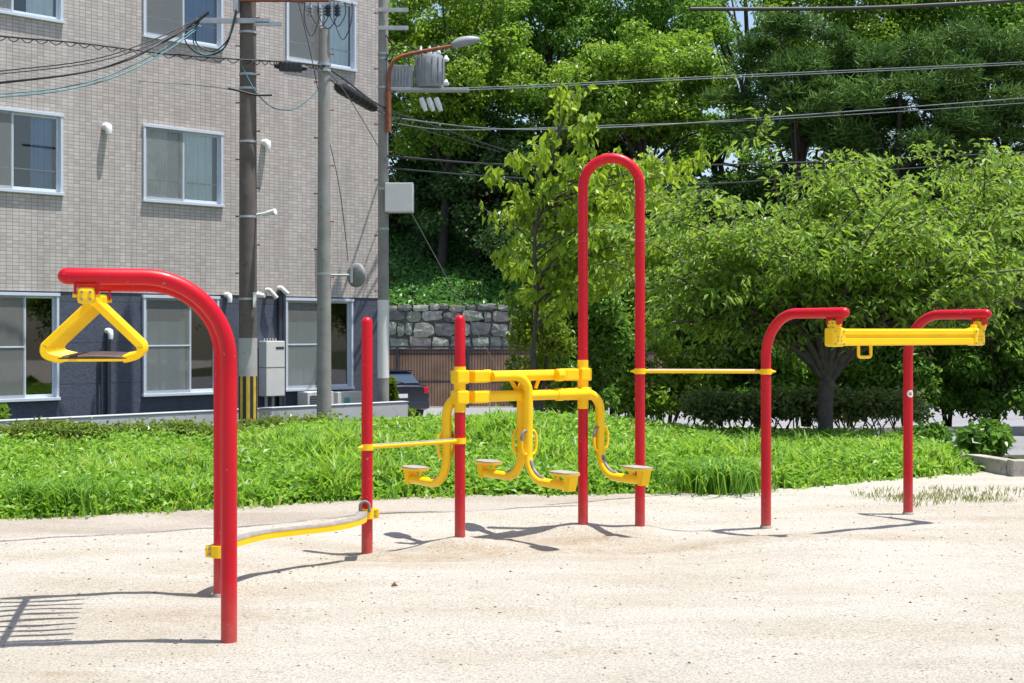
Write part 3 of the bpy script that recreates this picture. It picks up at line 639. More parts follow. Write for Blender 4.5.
def lever(s_start, s_bend, side, zc, zfoot):
    """side=+1: in front of the beams, foot toward +fdir; -1 behind"""
    n = .062 * side; sg = 1 if s_bend > s_start else -1; R = .13; r = .0325
    path = [S3(s_start, n, zc), S3((s_start + s_bend - sg * R) / 2, n, zc), S3(s_bend - sg * R, n, zc)]
    path += arc(S3(s_bend - sg * R, n, zc - R), Z, e * sg, R, 0, PI / 2, 10)[1:]
    R2 = .20; zb = zfoot
    path += [S3(s_bend, n, (zc - R + zb + R2) / 2)]
    path += arc(S3(s_bend, n + side * R2, zb + R2), -fdir * side, -Z, R2, 0, PI / 2, 12)
    fl = .50
    path += [S3(s_bend, n + side * fl, zb)]
    b = B(); m_ = len(path); b.tube(path, [r + .003] * (m_ // 2) + [r] * (m_ - m_ // 2), 24)
    lv = b.build('swing_lever', M['yellow'], st)
    # scuffed strip inside the lower bend
    strip = arc(S3(s_bend, n + side * R2, zb + R2), -fdir * side, -Z, R2 - r * .82, .35, PI / 2, 9)
    b = B(); b.tube([p for p in strip], .017, 10, dome0=True, dome1=True); b.build('scuffed_step_edge', M['scuff'], lv)
    # pedal
    pc = S3(s_bend, n + side * (fl - .05), zb + .095)
    bm = bmesh.new(); 
    pl = []
    for i in range(24):
        a = 2 * PI * i / 24; cx = abs(math.cos(a)) ** .6 * math.copysign(1, math.cos(a)); sy = abs(math.sin(a)) ** .6 * math.copysign(1, math.sin(a)); pl.append((cx * .125, sy * .075))
    bm.free()
    b = B()
    for zz0, zz1, sc_ in ((-.006, .004, 1.0),):
        top = [pc + fdir * side * x + e * y + Z * zz1 for x, y in pl]; bot = [pc + fdir * side * x + e * y + Z * zz0 for x, y in pl]; k = 24
        b.add(top + bot, [tuple(range(k))] + [tuple(range(2 * k - 1, k - 1, -1))] + [(i, i + k, (i + 1) % k + k, (i + 1) % k) for i in range(k)])
    b.build('pedal_plate', M['plate'], lv)
    b = B()
    top = [pc + fdir * side * x * 1.03 + e * y * 1.05 + Z * -.0065 for x, y in pl]; bot = [pc + fdir * side * x * .98 + e * y + Z * -.022 for x, y in pl]; k = 24
    b.add(top + bot, [tuple(range(k))] + [tuple(range(2 * k - 1, k - 1, -1))] + [(i, i + k, (i + 1) % k + k, (i + 1) % k) for i in range(k)])
    b.tube([pc + fdir * side * -.075 + Z * -.02, pc + fdir * side * -.075 + Z * -.075], .012, 12)
    # wedge bracket at the outer end
    w0 = fdir * side
    pts = []
    for yy in (-.035, .035):
        pts += [pc + w0 * .035 + e * yy + Z * -.02, pc + w0 * .12 + e * yy + Z * -.02, pc + w0 * .09 + e * yy + Z * -.13, pc + w0 * .05 + e * yy + Z * -.13]
    b.add(pts, [(0, 1, 2, 3), (7, 6, 5, 4), (0, 4, 5, 1), (1, 5, 6, 2), (2, 6, 7, 3), (3, 7, 4, 0)])
    b.build('pedal_bracket', M['yellow'], lv)
    # oval rings
    b = B(); rc = S3(s_bend, n, .665)
    for sh, hh in ((-.033, .088), (.033, .088)):
        ov = [rc + e * (sh + .034 * math.cos(a)) + Z * (hh * math.copysign(abs(math.sin(a)) ** .75, math.sin(a))) + fdir * side * .012 for a in np.linspace(0, 2 * PI, 29)]
        b.tube(ov, .0105, 10)
    rg = b.build('grip_ring', M['yellow'], lv)
    b = B(); ov = [rc + e * (-.033 * side + .034 * math.cos(a)) + Z * (.088 * abs(math.sin(a)) ** .75) + fdir * side * .012 for a in np.linspace(.6, PI - .1, 12)]
    b.tube(ov, .0125, 10); b.build('ring_wear', M['scuff'], lv)
    return lv
lever(.24, .560, 1, ZU, .385)
lever(SL - .2, .585, -1, ZU, .385)
lever(SL - .55, 1.235, 1, ZL, .385)
lever(.55, -.075, -1, ZL, .375)
# braces under beams
b = B()
for s_ in (.70,): 
    b.tube([S3(s_, 0, ZU - .03), S3(s_ - .03, 0, ZL + .05)], .014, 10); b.tube([S3(.46, -.03, ZU - .02), S3(.53, -.03, ZL + .02)], .016, 10)
b.build('brace', M['yellow'], st)
# --- thin bars
def thinbar(pa, pb, z, r, top):
    a = v2(pa, z); c = v2(pb, z); d = (c - a).normalized(); L_ = (c - a).length
    b = B(); b.tube([a - d * .075, a - d * .05, a - d * .04, c + d * .04, c + d * .05, c + d * .075], [.004, .013, r, r, .013, .004], 14)
    for q in (a, c):
        b.tube([q - Z * .021, q + Z * .021], RP + .006, 24)
    o = b.build('thin_bar', M['yellow'], st)
    b = B(); b.tube([a + d * .06 + Z * r * .35, c - d * .06 + Z * r * .35], r * .86, 12); b.build('worn_top', top, o)
thinbar(P0, P1, .698, .0165, M['tread']); 
M['pinkworn'] = paint('worn_pink_paint', (.62, .36, .30), .5, vary=.2, scale=12)
thinbar(P3, RB1, 1.185, .0150, M['pinkworn'])
# --- curved low beam
pts = [(-1.705, 7.95), (-1.69, 8.12), (-1.625, 8.37), (-1.52, 8.60), (-1.36, 8.76), (-1.17, 8.93), (-1.06, 9.12), (-1.01, 9.32), (-1.02, 9.52)]
path = catmull([Vector((x, y, .245)) for x, y in pts], 6)
b = B(); b.sweep(path, [(-.036, -.026), (-.036, .012), (.036, .012), (.036, -.026)], (0, 0, 1)); cb_ = b.build('curved_low_beam', M['yellow'], st)
b = B(); b.sweep([p + Z * .017 for p in path], [(-.038, -.0045), (-.033, .005), (.033, .005), (.038, -.0045)], (0, 0, 1)); b.build('worn_tread', M['tread'], cb_)
for p, d_ in ((LB2, Vector((-.3, -.95, 0)).normalized()), (P0, Vector((.6, -.8, 0)).normalized())):
    b = B(); ring = arc(v2(p, .245), (1, 0, 0), (0, 1, 0), RP + .012, 0, 2 * PI, 24)[:-1]
    b.sweep(ring, [(-.008, -.034), (-.008, .034), (.008, .034), (.008, -.034)], (0, 0, 1), closed=True, smooth=False)
    q = v2(p, .245) + (Vector((-1, -.2, 0)).normalized() if p == LB2 else Vector((1, -.1, 0))) * .058
    b.box(q, (.05, .03, .068), math.atan2(-.2, -1) if p == LB2 else 0, bev=.008)
    cl = b.build('band_clamp', M['yellow'], cb_)
    b = B(); b.tube([q + Vector((0, -.014, .015)), q + Vector((0, -.024, .015))], .007, 8); b.tube([q + Vector((0, -.014, -.015)), q + Vector((0, -.024, -.015))], .007, 8); b.build('bolt', M['bolt'], cb_)
b = B(); q = v2(P0, .30) + Vector((-.01, -.055, 0)); b.tube([q + Vector((-.032, 0, -.04))] + arc(q, (-1, 0, 0), (0, 0, 1), .032, 0, PI, 8) + [q + Vector((.032, 0, -.04))], .010, 8); b.build('scuffed_stirrup', M['scuff'], cb_)

# ------------------------------------------------------------------ building
BX, BY = -5.53, 23.3
s2 = math.sqrt(.5)
bd = thing('apartment_building', 'apartment block in small beige tiles over a dark navy ground storey', 'building', (BX, BY, 0), PI / 4)
def bp(x, y=None):
    k = (x - 512) / F; t = (k * BY - BX) / (1 - k); Y = BY + t
    u = t * math.sqrt(2)
    if y is None: return u
    return u, CH + (HY - y) / F * Y
UL = -13.0; UR = bp(380.5)
rows = [(.42, 2.06), (3.60, 4.85), (6.28, 7.55), (9.0, 10.25)]
cw = [(bp(143), bp(218)), (bp(286), bp(352)), (bp(-32), bp(58))]
wins = []
c1 = (bp(143), bp(222)); c2 = (bp(286), bp(355)); c0 = (bp(-40), bp(62))
for r, (z0, z1) in enumerate(rows):
    if r == 0: wl = [(bp(-32), bp(58)), (bp(143), bp(218)), (bp(285), bp(352))]
    elif r == 1: wl = [c0, c1]
    else: wl = [c0, c1, c2]
    for (a, c) in wl: wins.append((a, c, z0, z1, r))
for (a, c, z0, z1, r) in list(wins):
    if abs(a - c0[0]) < .6 or r == 0 and a < bp(-20):
        wins.append((a - 4.2, c - 4.2, z0, z1, r)); wins.append((a - 8.0, c - 8.0, z0, z1, r))
WT = 2.10
def L2W(u, v, z): return Vector((BX + (u - v) * s2, BY + (u + v) * s2, z))
def wallmesh(z0, z1, mat, name, vfront=0.0):
    us = sorted(set([UL, UR] + [w for q in wins for w in q[:2] if q[2] < z1 and q[3] > z0])); zs = sorted(set([z0, z1] + [min(max(w, z0), z1) for q in wins for w in q[2:4]]))
    b = B()
    def hole(u, z): return any(q[0] < u < q[1] and q[2] < z < q[3] for q in wins)
    for i in range(len(us) - 1):
        for j in range(len(zs) - 1):
            if zs[j + 1] - zs[j] < 1e-5 or us[i + 1] - us[i] < 1e-5: continue
            if not hole((us[i] + us[i + 1]) / 2, (zs[j] + zs[j + 1]) / 2):
                b.add([L2W(us[i], vfront, zs[j]), L2W(us[i + 1], vfront, zs[j]), L2W(us[i + 1], vfront, zs[j + 1]), L2W(us[i], vfront, zs[j + 1])], [(0, 1, 2, 3)])
    D = 9.0
    b.add([L2W(UR, vfront, z0), L2W(UR, D, z0), L2W(UR, D, z1), L2W(UR, vfront, z1)], [(0, 1, 2, 3)])
    b.add([L2W(UL, vfront, z0), L2W(UL, D, z0), L2W(UL, D, z1), L2W(UL, vfront, z1)], [(3, 2, 1, 0)])
    b.add([L2W(UR, D, z0), L2W(UL, D, z0), L2W(UL, D, z1), L2W(UR, D, z1)], [(0, 1, 2, 3)])
    # reveals
    for (a, c, w0, w1, r) in wins:
        if w0 >= z0 - .01 and w1 <= z1 + .01:
            d = vfront + .16
            for (p, q_) in (((a, w0), (a, w1)), ((a, w1), (c, w1)), ((c, w1), (c, w0)), ((c, w0), (a, w0))):
                b.add([L2W(p[0], vfront, p[1]), L2W(q_[0], vfront, q_[1]), L2W(q_[0], d, q_[1]), L2W(p[0], d, p[1])], [(0, 1, 2, 3)])
    return b.build(name, mat, bd)
wallmesh(WT, 11.6, M['tiles'], 'tiled_wall'); wallmesh(-1.2, WT, M['navy'], 'ground_storey_wall', .012)
b = B(); b.box(L2W((UL + UR) / 2, 4.5, 11.66), (UR - UL + .2, 9.2, .12), PI / 4, bev=.01); b.build('roof', M['conclt'], bd)
def wbox(b, u0, u1, v0, v1, z0, z1, mi=0, bev=.004):
    b.box(L2W((u0 + u1) / 2, (v0 + v1) / 2, (z0 + z1) / 2), (abs(u1 - u0), abs(v1 - v0), abs(z1 - z0)), PI / 4, mi, bev)
def wavy(b, u0, u1, z0, z1, v, amp=.02, n=40, ph=0):
    vs = []; 
    for i in range(n + 1):
        u = u0 + (u1 - u0) * i / n; vv = v + amp * math.sin(i * 1.3 + ph) + amp * .5 * math.sin(i * .47 + ph * 2)
        vs += [L2W(u, vv, z0), L2W(u, vv * 1.0, z1)]
    b.add(vs, [(2 * i, 2 * i + 2, 2 * i + 3, 2 * i + 1) for i in range(n)], smooth=True)
for wi, (a, c, z0, z1, r) in enumerate(wins):
    b = B(); fw = .036; v0 = -.035; v1 = .06
    wbox(b, a - .005, a + fw, v0, v1, z0, z1); wbox(b, c - fw, c + .005, v0, v1, z0, z1)
    wbox(b, a - .02, c + .02, v0 - .008, v1, z1 - fw, z1 + .012); wbox(b, a - .02, c + .02, v0 - .02, v1, z0 - .01, z0 + fw)
    wf = b.build('window', M['frame'], bd)
    mid = a + (c - a) * (.5 if r else .62); sw = .04
    b = B()
    for (x0, x1, vv) in ((a + fw, mid + .02, .001), (mid - .02, c - fw, .035)):
        wbox(b, x0, x0 + sw, vv, vv + .03, z0 + fw, z1 - fw); wbox(b, x1 - sw, x1, vv, vv + .03, z0 + fw, z1 - fw)
        wbox(b, x0, x1, vv + .001, vv + .029, z0 + fw, z0 + fw + .05); wbox(b, x0, x1, vv + .001, vv + .029, z1 - fw - .035, z1 - fw)
    if r == 0: wbox(b, a + fw, mid, -.012, -.003, (z0 + z1) / 2 - .012, (z0 + z1) / 2 + .012)
    b.build('sash', M['frame'], wf)
    b = B()
    for (x0, x1, vv) in ((a + fw + sw, mid + .02 - sw, .014), (mid - .02 + sw, c - fw - sw, .049)):
        b.add([L2W(x0, vv, z0 + fw), L2W(x1, vv, z0 + fw), L2W(x1, vv, z1 - fw), L2W(x0, vv, z1 - fw)], [(0, 1, 2, 3)])
    b.build('pane', M['glass'], wf)
    leftmat = M['curtain'] if r in (1, 2, 3) and a > c0[1] else M['screen']
    # insect screen behind the near sash
    b = B(); b.add([L2W(a + fw, -.002, z0 + fw), L2W(mid, -.002, z0 + fw), L2W(mid, -.002, z1 - fw), L2W(a + fw, -.002, z1 - fw)], [(0, 1, 2, 3)]); b.build('insect_screen', M['mesh'], wf)
    # curtains
    if r == 1 and a > c0[1]:
        b = B(); wavy(b, a + .06, mid - .04, z0, z1, .088, .006, 50, wi); b.build('net_curtain', M['curtain'], wf); b = B(); wavy(b, mid, c - .16, z0, z1, .095, .03, 34, wi); b.build('curtain', M['curtain'], wf)
    elif r == 0 and a > c0[1]:
        b = B(); wavy(b, a + .06, mid - .02, z0, z1 - .42, .12, .003, 30, wi); b.build('blind', M['curtain'], wf)
    elif r == 2:
        b = B(); wavy(b, mid + (.25 if a < c0[1] else 0), c - .1, z0, z1, .085, .016, 60, wi); b.build('curtain', M['curtain'] if a != c1[0] else M['curtaindark'], wf)
    elif r == 1:
        b = B(); wavy(b, c - .45, c - .1, z0, z1, .14, .02, 30, wi); b.build('curtain', M['curtaindark'], wf)
    # dark room box behind
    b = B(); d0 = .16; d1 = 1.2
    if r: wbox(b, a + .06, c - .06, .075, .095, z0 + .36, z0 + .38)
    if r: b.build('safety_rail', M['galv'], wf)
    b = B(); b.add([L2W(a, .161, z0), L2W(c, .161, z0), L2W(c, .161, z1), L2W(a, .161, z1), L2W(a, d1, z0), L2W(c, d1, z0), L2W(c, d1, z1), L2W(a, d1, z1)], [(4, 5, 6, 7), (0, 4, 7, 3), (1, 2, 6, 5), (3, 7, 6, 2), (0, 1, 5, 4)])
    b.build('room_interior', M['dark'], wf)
# vents with hoods
def vent(x, y, s_=.085):
    u, z = bp(x, y); b = B()
    c = L2W(u, -.0, z); n_ = L2W(0, -1, 0) - L2W(0, 0, 0)
    b.tube([c, c + n_ * .05], s_ * .95, 16)
    b.tube([c + n_ * .05 + Z * .0, c + n_ * .10 + Z * -.01, c + n_ * .12 + Z * -.06, c + n_ * .12 + Z * -.13], [s_, s_ * .98, s_ * .85, s_ * .7], 16, dome0=False)
    b.build('vent_hood', M['white'], bd)
for x, y in ((105, 127), (264, 143), (226, 295), (107, 331)): vent(x, y, .065 if y < 200 else .05)
# downpipes and cable duct
u, z = bp(107, 333); b = B(); b.tube([L2W(u, -.05, z), L2W(u, -.05, -.3)], .035, 14); b.tube([L2W(u - .12, -.05, z - .25), L2W(u - .12, -.05, -.3)], .022, 12); b.build('conduit', M['navydark'], bd)
u0, _ = bp(277, 290); u1, _ = bp(285.5, 290); b = B(); wbox(b, u0, u0 + .07, -.07, .0, -.4, 2.2); wbox(b, u0 + .09, u0 + .15, -.06, .0, -.4, 2.18); b.build('pipe_cover', M['navydark'], bd)
b = B()
for (xa, ya, xb, yb) in ((266, 290, 272, 296), (278, 288, 283, 292)):
    ua, za = bp(xa, ya); ub, zb = bp(xb, yb); b.tube([L2W(ua, -.02, za), L2W(ua, -.10, za), L2W(ub, -.14, zb - .04)], .04, 12)
b.build('pipe_elbow', M['ac'], bd)
# wall lamp
u, z = bp(262, 296)
# water heater
u0, z1 = bp(258, 341); u1, _ = bp(276.5, 341); _, z0 = bp(262, 396)
wh = thing('water_heater', 'tall pale water heater cabinet mounted low on the navy wall by the striped pole', 'water heater', L2W((u0 + u1) / 2, -.13, z0), PI / 4)
b = B(); wbox(b, u0, u1, -.25, -.012, z0, z1, bev=.012); b.build('cabinet', M['ac'], wh)
b = B(); wbox(b, u0 - .004, u1 + .004, -.254, -.02, (z0 + z1) / 2 + .02, (z0 + z1) / 2 + .028); b.build('panel_joint', M['navydark'], wh); b = B(); wbox(b, u0 + .2, u1 - .02, -.256, -.2, z1 - .14, z1 - .1); b.build('exhaust_slot', M['navydark'], wh)
b = B()
for k in range(5): p = L2W(u0 + .04 + k * .06, -.13, z1); b.tube([p, p + Z * .05], .014, 8)
b.build('top_cap', M['galv'], wh)
for k in (.08, .22): b = B(); b.tube([L2W(u0 + k, -.13, z0), L2W(u0 + k, -.13, z0 - .25)], .03, 10); b.build('pipe', M['galv'], wh)
# air conditioner units under the third window
def acunit(x0, x1, y0, y1, label, grill):
    u0, z1 = bp(x0, y0); u1, _ = bp(x1, y0); _, z0 = bp(x0, y1); z0 -= .08; z1 -= .08
    t = thing('outdoor_unit', label, 'air conditioner', L2W((u0 + u1) / 2, -.3, z0), PI / 4)
    b = B(); wbox(b, u0, u1, -.46, -.16, z0, z1, bev=.01); b.build('casing', M['ac'], t)
    if grill:
        b = B()
        for k in range(9): wbox(b, u0 + .05, u0 + .05 + (u1 - u0) * .42, -.468, -.456, z0 + .05 + k * (z1 - z0 - .1) / 9, z0 + .05 + (k + .55) * (z1 - z0 - .1) / 9, bev=.002)
        b.build('grille', M['navydark'], t)
    else:
        b = B(); wbox(b, u0 + .15, u0 + .27, -.466, -.455, z1 - .2, z1 - .1, bev=.002); b.build('rating_label', paint('teal_label', (.1, .45, .4), .5), t)
    b = B(); wbox(b, u0 + .03, u0 + .1, -.45, -.17, z0 - .08, z0); wbox(b, u1 - .1, u1 - .03, -.45, -.17, z0 - .08, z0); b.build('foot', M['conc'], t)
acunit(292, 318, 387, 408, 'white outdoor air conditioner unit with dark grille beneath the ground floor window', True)
acunit(322, 346, 387, 407, 'plain white outdoor unit with small teal label behind the slender bare concrete pole', False)
# low front wall
b = B()
va = -1.35
b.box(L2W((UL + 3.77) / 2, va, -.10), (3.77 - UL, .16, .62), PI / 4, bev=.015)
b.box(L2W((UL + 3.77) / 2, va, .222), (3.77 - UL + .02, .18, .02), PI / 4, bev=.006)
fwall = b.build('low_wall', M['wallconc'], origin=L2W(0, va, -.4)); tag(fwall, 'low pale concrete wall running in front of the navy ground storey', 'wall')

# ------------------------------------------------------------------ utility poles
def band(b, c, z, r, h=.03): b.tube([Vector((c[0], c[1], z)), Vector((c[0], c[1], z + h))], r, 20)
# pole A
PA = ((248 - 512) / F * 22.2, 22.2); PB = ((324 - 512) / F * 22.6, 22.6); PC = ((383.3 - 512) / F * 25.2, 25.2)
def zpix(y, Y): return CH + (HY - y) / F * Y
ua = thing('utility_pole', 'thick brown-wrapped utility pole with a yellow and black striped guard at its foot', 'utility pole', (PA[0], PA[1], gzf(*PA)))
b = B(); b.tube([v2(PA, -.5), v2(PA, 4), v2(PA, zpix(12, 22.2)), v2(PA, 9.2)], [.145, .137, .128, .12], 24); b.build('shaft', M['poledark'], ua)
b = B(); zg = zpix(376, 22.2); b.tube([v2(PA, zg), v2(PA, zpix(338, 22.2))], .1465, 24); b.build('grey_sleeve', M['conclt'], ua)
b = B(); n_ = 16
for k in range(n_):
    vs = []; 
    for i in range(3):
        a = 2 * PI * (k + i / 2) / n_
        vs += [Vector((PA[0] + .149 * math.cos(a), PA[1] + .149 * math.sin(a), -.4)), Vector((PA[0] + .149 * math.cos(a), PA[1] + .149 * math.sin(a), zg))]
    b.add(vs, [(0, 2, 3, 1), (2, 4, 5, 3)], k % 2)
b.build('striped_guard', [M['stripey'], M['stripek']], ua)
def bolts(par, c, r, zs, side=1, L_=.14, mat='rust'):
    for i, z in enumerate(zs):
        d = Vector((1 if (i % 2) else -1, -.15, 0)).normalized(); b = B(); p = Vector((c[0], c[1], z)); b.tube([p + d * (r - .02), p + d * (r + L_)], .010, 8); b.tube([p + d * (r + L_), p + d * (r + L_ + .012)], .018, 8); b.build('step_bolt', M[mat], par)
bolts(ua, PA, .13, [2.4 + .45 * k for k in range(14)], L_=.05)
for y in (34, 76, 90, 143, 218, 300, 372): 
    b = B(); band(b, PA, zpix(y, 22.2), .142, .035); b.build('band', M['galv'], ua)
b = B(); q = Vector((PA[0], PA[1] - .16, zpix(23, 22.2))); b.box(q + Vector((-.2, 0, 0)), (1.15, .05, .08), 0, bev=.006); b.box((PA[0] + .35, PA[1] - .16, zpix(26, 22.2)), (.42, .05, .07), 0, bev=.006)
b.build('crossarm', M['galv'], ua)
b = B(); z = zpix(2, 22.2); b.box((PA[0] + .6, PA[1] - .15, z + .02), (1.4, .09, .1), .02, bev=.008); b.build('upper_crossarm', M['rust'], ua)
b = B(); b.box((PA[0] - .16, PA[1] - .12, zpix(4, 22.2)), (.09, .12, .34), 0, bev=.02); b.build('junction_box', M['galv'], ua)
b = B(); q = v2(PA, zpix(215, 22.2)) + Vector((.15, -.05, 0)); b.tube([q, q + Vector((.2, -.1, .02))], .02, 8); b.tube([q + Vector((.10, -.05, -.0)), q + Vector((.32, -.16, .04))], [.03, .05], 12); b.build('sensor', M['white'], ua)
b = B(); q = v2(PA, zpix(300, 22.2)) + Vector((.0, -.15, 0)); b.box(q + Vector((.13, .0, 0)), (.05, .02, .24), .6, bev=.003); b.tube([q + Vector((.18, 0, .08)), q + Vector((.30, -.05, .06))], [.05, .03], 12); b.build('number_plate', M['white'], ua)
# pole B
ub = thing('utility_pole', 'slender bare concrete pole carrying a round convex mirror seen from behind', 'utility pole', (PB[0], PB[1], gzf(*PB)))
b = B(); b.tube([v2(PB, -.5), v2(PB, 3), v2(PB, zpix(29, 22.6))], [.122, .108, .092], 20); b.build('shaft', M['conc'], ub)
bolts(ub, PB, .1, [1.9 + .45 * k for k in range(10)], L_=.05)
for y in (66, 72, 275, 412): b = B(); band(b, PB, zpix(y, 22.6), .112, .04); b.build('band', M['galv'], ub)
mc = v2(PB) + Vector((.45, .02, zpix(275, 22.6)))
b = B(); b.tube([v2(PB, mc.z) + Vector((.09, 0, 0)), mc + Vector((-.0, 0, 0))], .018, 10); b.build('mirror_arm', M['galv'], ub)
b = B(); md = Vector((.6, .8, 0)).normalized()
b.tube([mc + md * .04, mc + md * .05, mc + md * .065, mc + md * .085, mc + md * .105], [.03, .12, .175, .195, .2], 28); b.build('mirror_back', M['mirrorback'], ub)
b = B(); b.box(mc + md * -.01 + Vector((0, 0, 0)), (.04, .03, .26), 0, bev=.005); b.build('mirror_bracket', M['galv'], ub)
# insulators over pole B's top
zt = zpix(12, 22.6); b = B()
b.box((PB[0] - .0, PB[1], zt + .12), (.62, .05, .06), 0, bev=.006); b.tube([v2(PB, zt - .3), v2(PB, zt + .3)], .02, 10); b.build('top_bracket', M['galv'], ub)
for dx in (-.22, -.07, .07, .22):
    b = B(); b.tube([Vector((PB[0] + dx, PB[1] - .05, zt - .08)), Vector((PB[0] + dx, PB[1] - .05, zt + .1))], .032, 12)
    for k in range(3): b.tube([Vector((PB[0] + dx, PB[1] - .05, zt - .06 + k * .05)), Vector((PB[0] + dx, PB[1] - .05, zt - .04 + k * .05))], .055, 14)
    b.build('insulator', M['galv'] if dx < 0 else M['navydark'], ub)
b = B()
for (x0, x1, yb, dy) in ((305, 318, 30, .08), (318, 338, 24, .05), (334, 352, 33, .1), (310, 330, 22, .12), (330, 345, 22, .06)):
    a = P(x0, 2, 22.5 - dy); c = P((x0 + x1) / 2, yb * 1.2, 22.5 - dy); d = P(x1, 2, 22.5 - dy); b.tube(catmull([a, (a + c) / 2 + Vector((-.06, 0, -.02)), c, (c + d) / 2 + Vector((.06, 0, -.02)), d], 8), .008, 6)
b.build('jumper_cables', M['black'], ub)
# pole C
uc = thing('utility_pole', 'tall pole at the building corner with grey transformer and rusty street lamp arm', 'utility pole', (PC[0], PC[1], gzf(*PC)))
b = B(); b.tube([v2(PC, -.9), v2(PC, 4), v2(PC, 9.5)], [.105, .096, .085], 20); b.build('shaft', M['conc'], uc)
b = B(); b.tube([v2(PC, zpix(378, 25.2)), v2(PC, zpix(300, 25.2))], .106, 20); b.build('white_sleeve', M['white'], uc)
bolts(uc, PC, .1, [2.2 + .5 * k for k in range(13)], L_=.05)
for y in (55, 60, 89, 115, 190, 230): b = B(); band(b, PC, zpix(y, 25.2), .102, .04); b.build('band', M['galv'], uc)
def PCp(x, y, dy=0): return P(x, y, 25.2 + dy)
b = B(); b.tube(catmull([PCp(388.5, 110, -.12), PCp(389, 82, -.12), PCp(391, 66, -.13), PCp(400, 57, -.15), PCp(425, 51, -.2), PCp(453, 46, -.25)], 6), .035, 10)
b.tube([PCp(388.5, 132, -.12), PCp(388.5, 92, -.12)], .055, 12); la = b.build('lamp_arm', M['rust'], uc)
b = B(); b.tube(catmull([PCp(452, 46, -.25), PCp(460, 42.5, -.25), PCp(470, 40.5, -.25), PCp(480, 39.5, -.25)], 4), [.04, .06, .075, .085, .09, .092, .092, .09, .085, .075, .06, .045, .02], 12); b.build('lamp_head', M['trafo'], la)
b = B(); b.box((PCp(426, 90, .1)), (1.55, .25, .05), 0, bev=.006); b.build('transformer_shelf', M['galv'], uc)
t0 = PCp(430, 88, .1); t1 = PCp(430, 56, .1)
b = B(); b.tube([t0, t0 + Z * .02, t1 - Z * .06, t1], [.235, .25, .25, .225], 32)
for k in range(14):
    a = 2 * PI * k / 14; d = Vector((math.cos(a), math.sin(a), 0)); b.box((t0 + t1) / 2 + d * .258, (.03, .012, (t1 - t0).z * .8), a)
b.build('transformer', M['trafo'], uc)
b = B()
for dx in (-.16, 0, .16): q = t1 + Vector((dx, -.1, 0)); b.tube([q, q + Z * .04, q + Z * .07, q + Z * .16], [.03, .05, .03, .02], 10)
b.build('bushing', M['white'], uc)
b = B(); b.box(PCp(402, 78, .15), (.42, .3, .42), 0, bev=.01); 
for k in range(5): b.box(PCp(396 + k * 3.2, 78, -.01), (.012, .02, .38), 0)
b.build('capacitor_box', M['trafo'], uc)
for k in range(3):
    b = B(); q0 = PCp(421 + k * 7.5, 98, -.05); q1 = PCp(426 + k * 7.5, 111, -.05); b.tube([q0, (q0 + q1) / 2, q1], [.045, .055, .035], 12); b.build('fuse_cutout', M['white'], uc)
for y, x in ((61, 446), (85, 446)):
    b = B(); q = PCp(x, y, -.1); b.tube([q, q + Z * .03, q + Z * .06, q + Z * .1], [.055, .06, .035, .02], 12); b.build('insulator', M['white'], uc)
for y in (10, 28):
    b = B(); b.box(PCp(393, y, -.12), (.55, .05, .07), .0, bev=.005); b.build('crossarm', M['galv'], uc)
b = B(); b.box(PCp(399.5, 198, -.1), (.50, .3, .52), 0, bev=.012); b.build('control_box', M['ac'], uc)
b = B()
for pts in ([(386, 60), (394, 45), (404, 42), (412, 56)], [(404, 60), (410, 48), (418, 50), (424, 58)], [(386, 35), (391, 44), (393, 56), (388, 62)], [(388, 40), (400, 52), (410, 66)], [(392, 140), (398, 122), (404, 116)]):
    b = B(); b.tube(catmull([PCp(x, y, -.1) for x, y in pts], 6), .010, 6); b.build('jumper_cable', M['black'], uc)

# ------------------------------------------------------------------ overhead cables
def cable(pts, r, mat, label, group=None, sag=0, lash=None, extra=None):
    W = [P(*p) for p in pts]; path = catmull(W, 10)
    b = B(); b.tube(path, r, 6)
    if lash:
        n_ = len(path); lp = []
        for i in range((n_ - 1) * 4):
            t = i / 4; k = int(t); f_ = t - k; p = path[k].lerp(path[min(k + 1, n_ - 1)], f_); lp.append(p + Vector((0, .02 * math.cos(i * .9), -.035 + .03 * math.sin(i * .9))))
        b.tube(lp, r * .55, 5)
    if extra: extra(b, path)
    o = b.build('overhead_cable', mat, origin=W[0]); tag(o, label, 'cable', group); return o
G_ = 'overhead cables strung between the poles'
cable([(-60, 27, 19), (0, 36, 20), (80, 43, 21), (160, 53, 21.6), (248, 60, 22.0), (290, 62, 22.3), (324, 66, 22.45)], .013, M['black'], 'black cable wrapped in a spiral lashing line, crossing the facade to the brown pole', G_, lash=True)
cable([(-60, 76, 18), (0, 71, 18.6), (90, 60, 20), (150, 41, 21), (198, 19, 21.9)], .009, M['black'], 'uppermost thin black drop cable fanning from the brown pole', G_)
cable([(-60, 80, 18), (0, 74, 18.6), (90, 63, 20), (150, 45, 21), (198, 20, 21.9)], .008, M['black'], 'thin black drop cable second from the top in the fan at the brown pole', G_)
cable([(-60, 90, 18), (0, 83, 18.6), (80, 73, 20), (130, 59, 20.8), (165, 40, 21.4), (199, 22, 21.9)], .015, M['black'], 'thickest black drop cable sagging in the fan beside the brown pole', G_)
cable([(-60, 87, 17.9), (0, 82, 18.5), (90, 71, 20), (145, 51, 21), (199, 24, 21.85)], .009, M['black'], 'thin black drop cable lying just above the thickest one in the fan', G_)
cable([(-60, 98, 18), (0, 94, 18.6), (60, 88, 19.6), (110, 75, 20.5), (160, 51, 21.3), (200, 25, 21.9)], .009, M['teal'], 'upper teal drop cable curving under the black ones before the facade', G_)
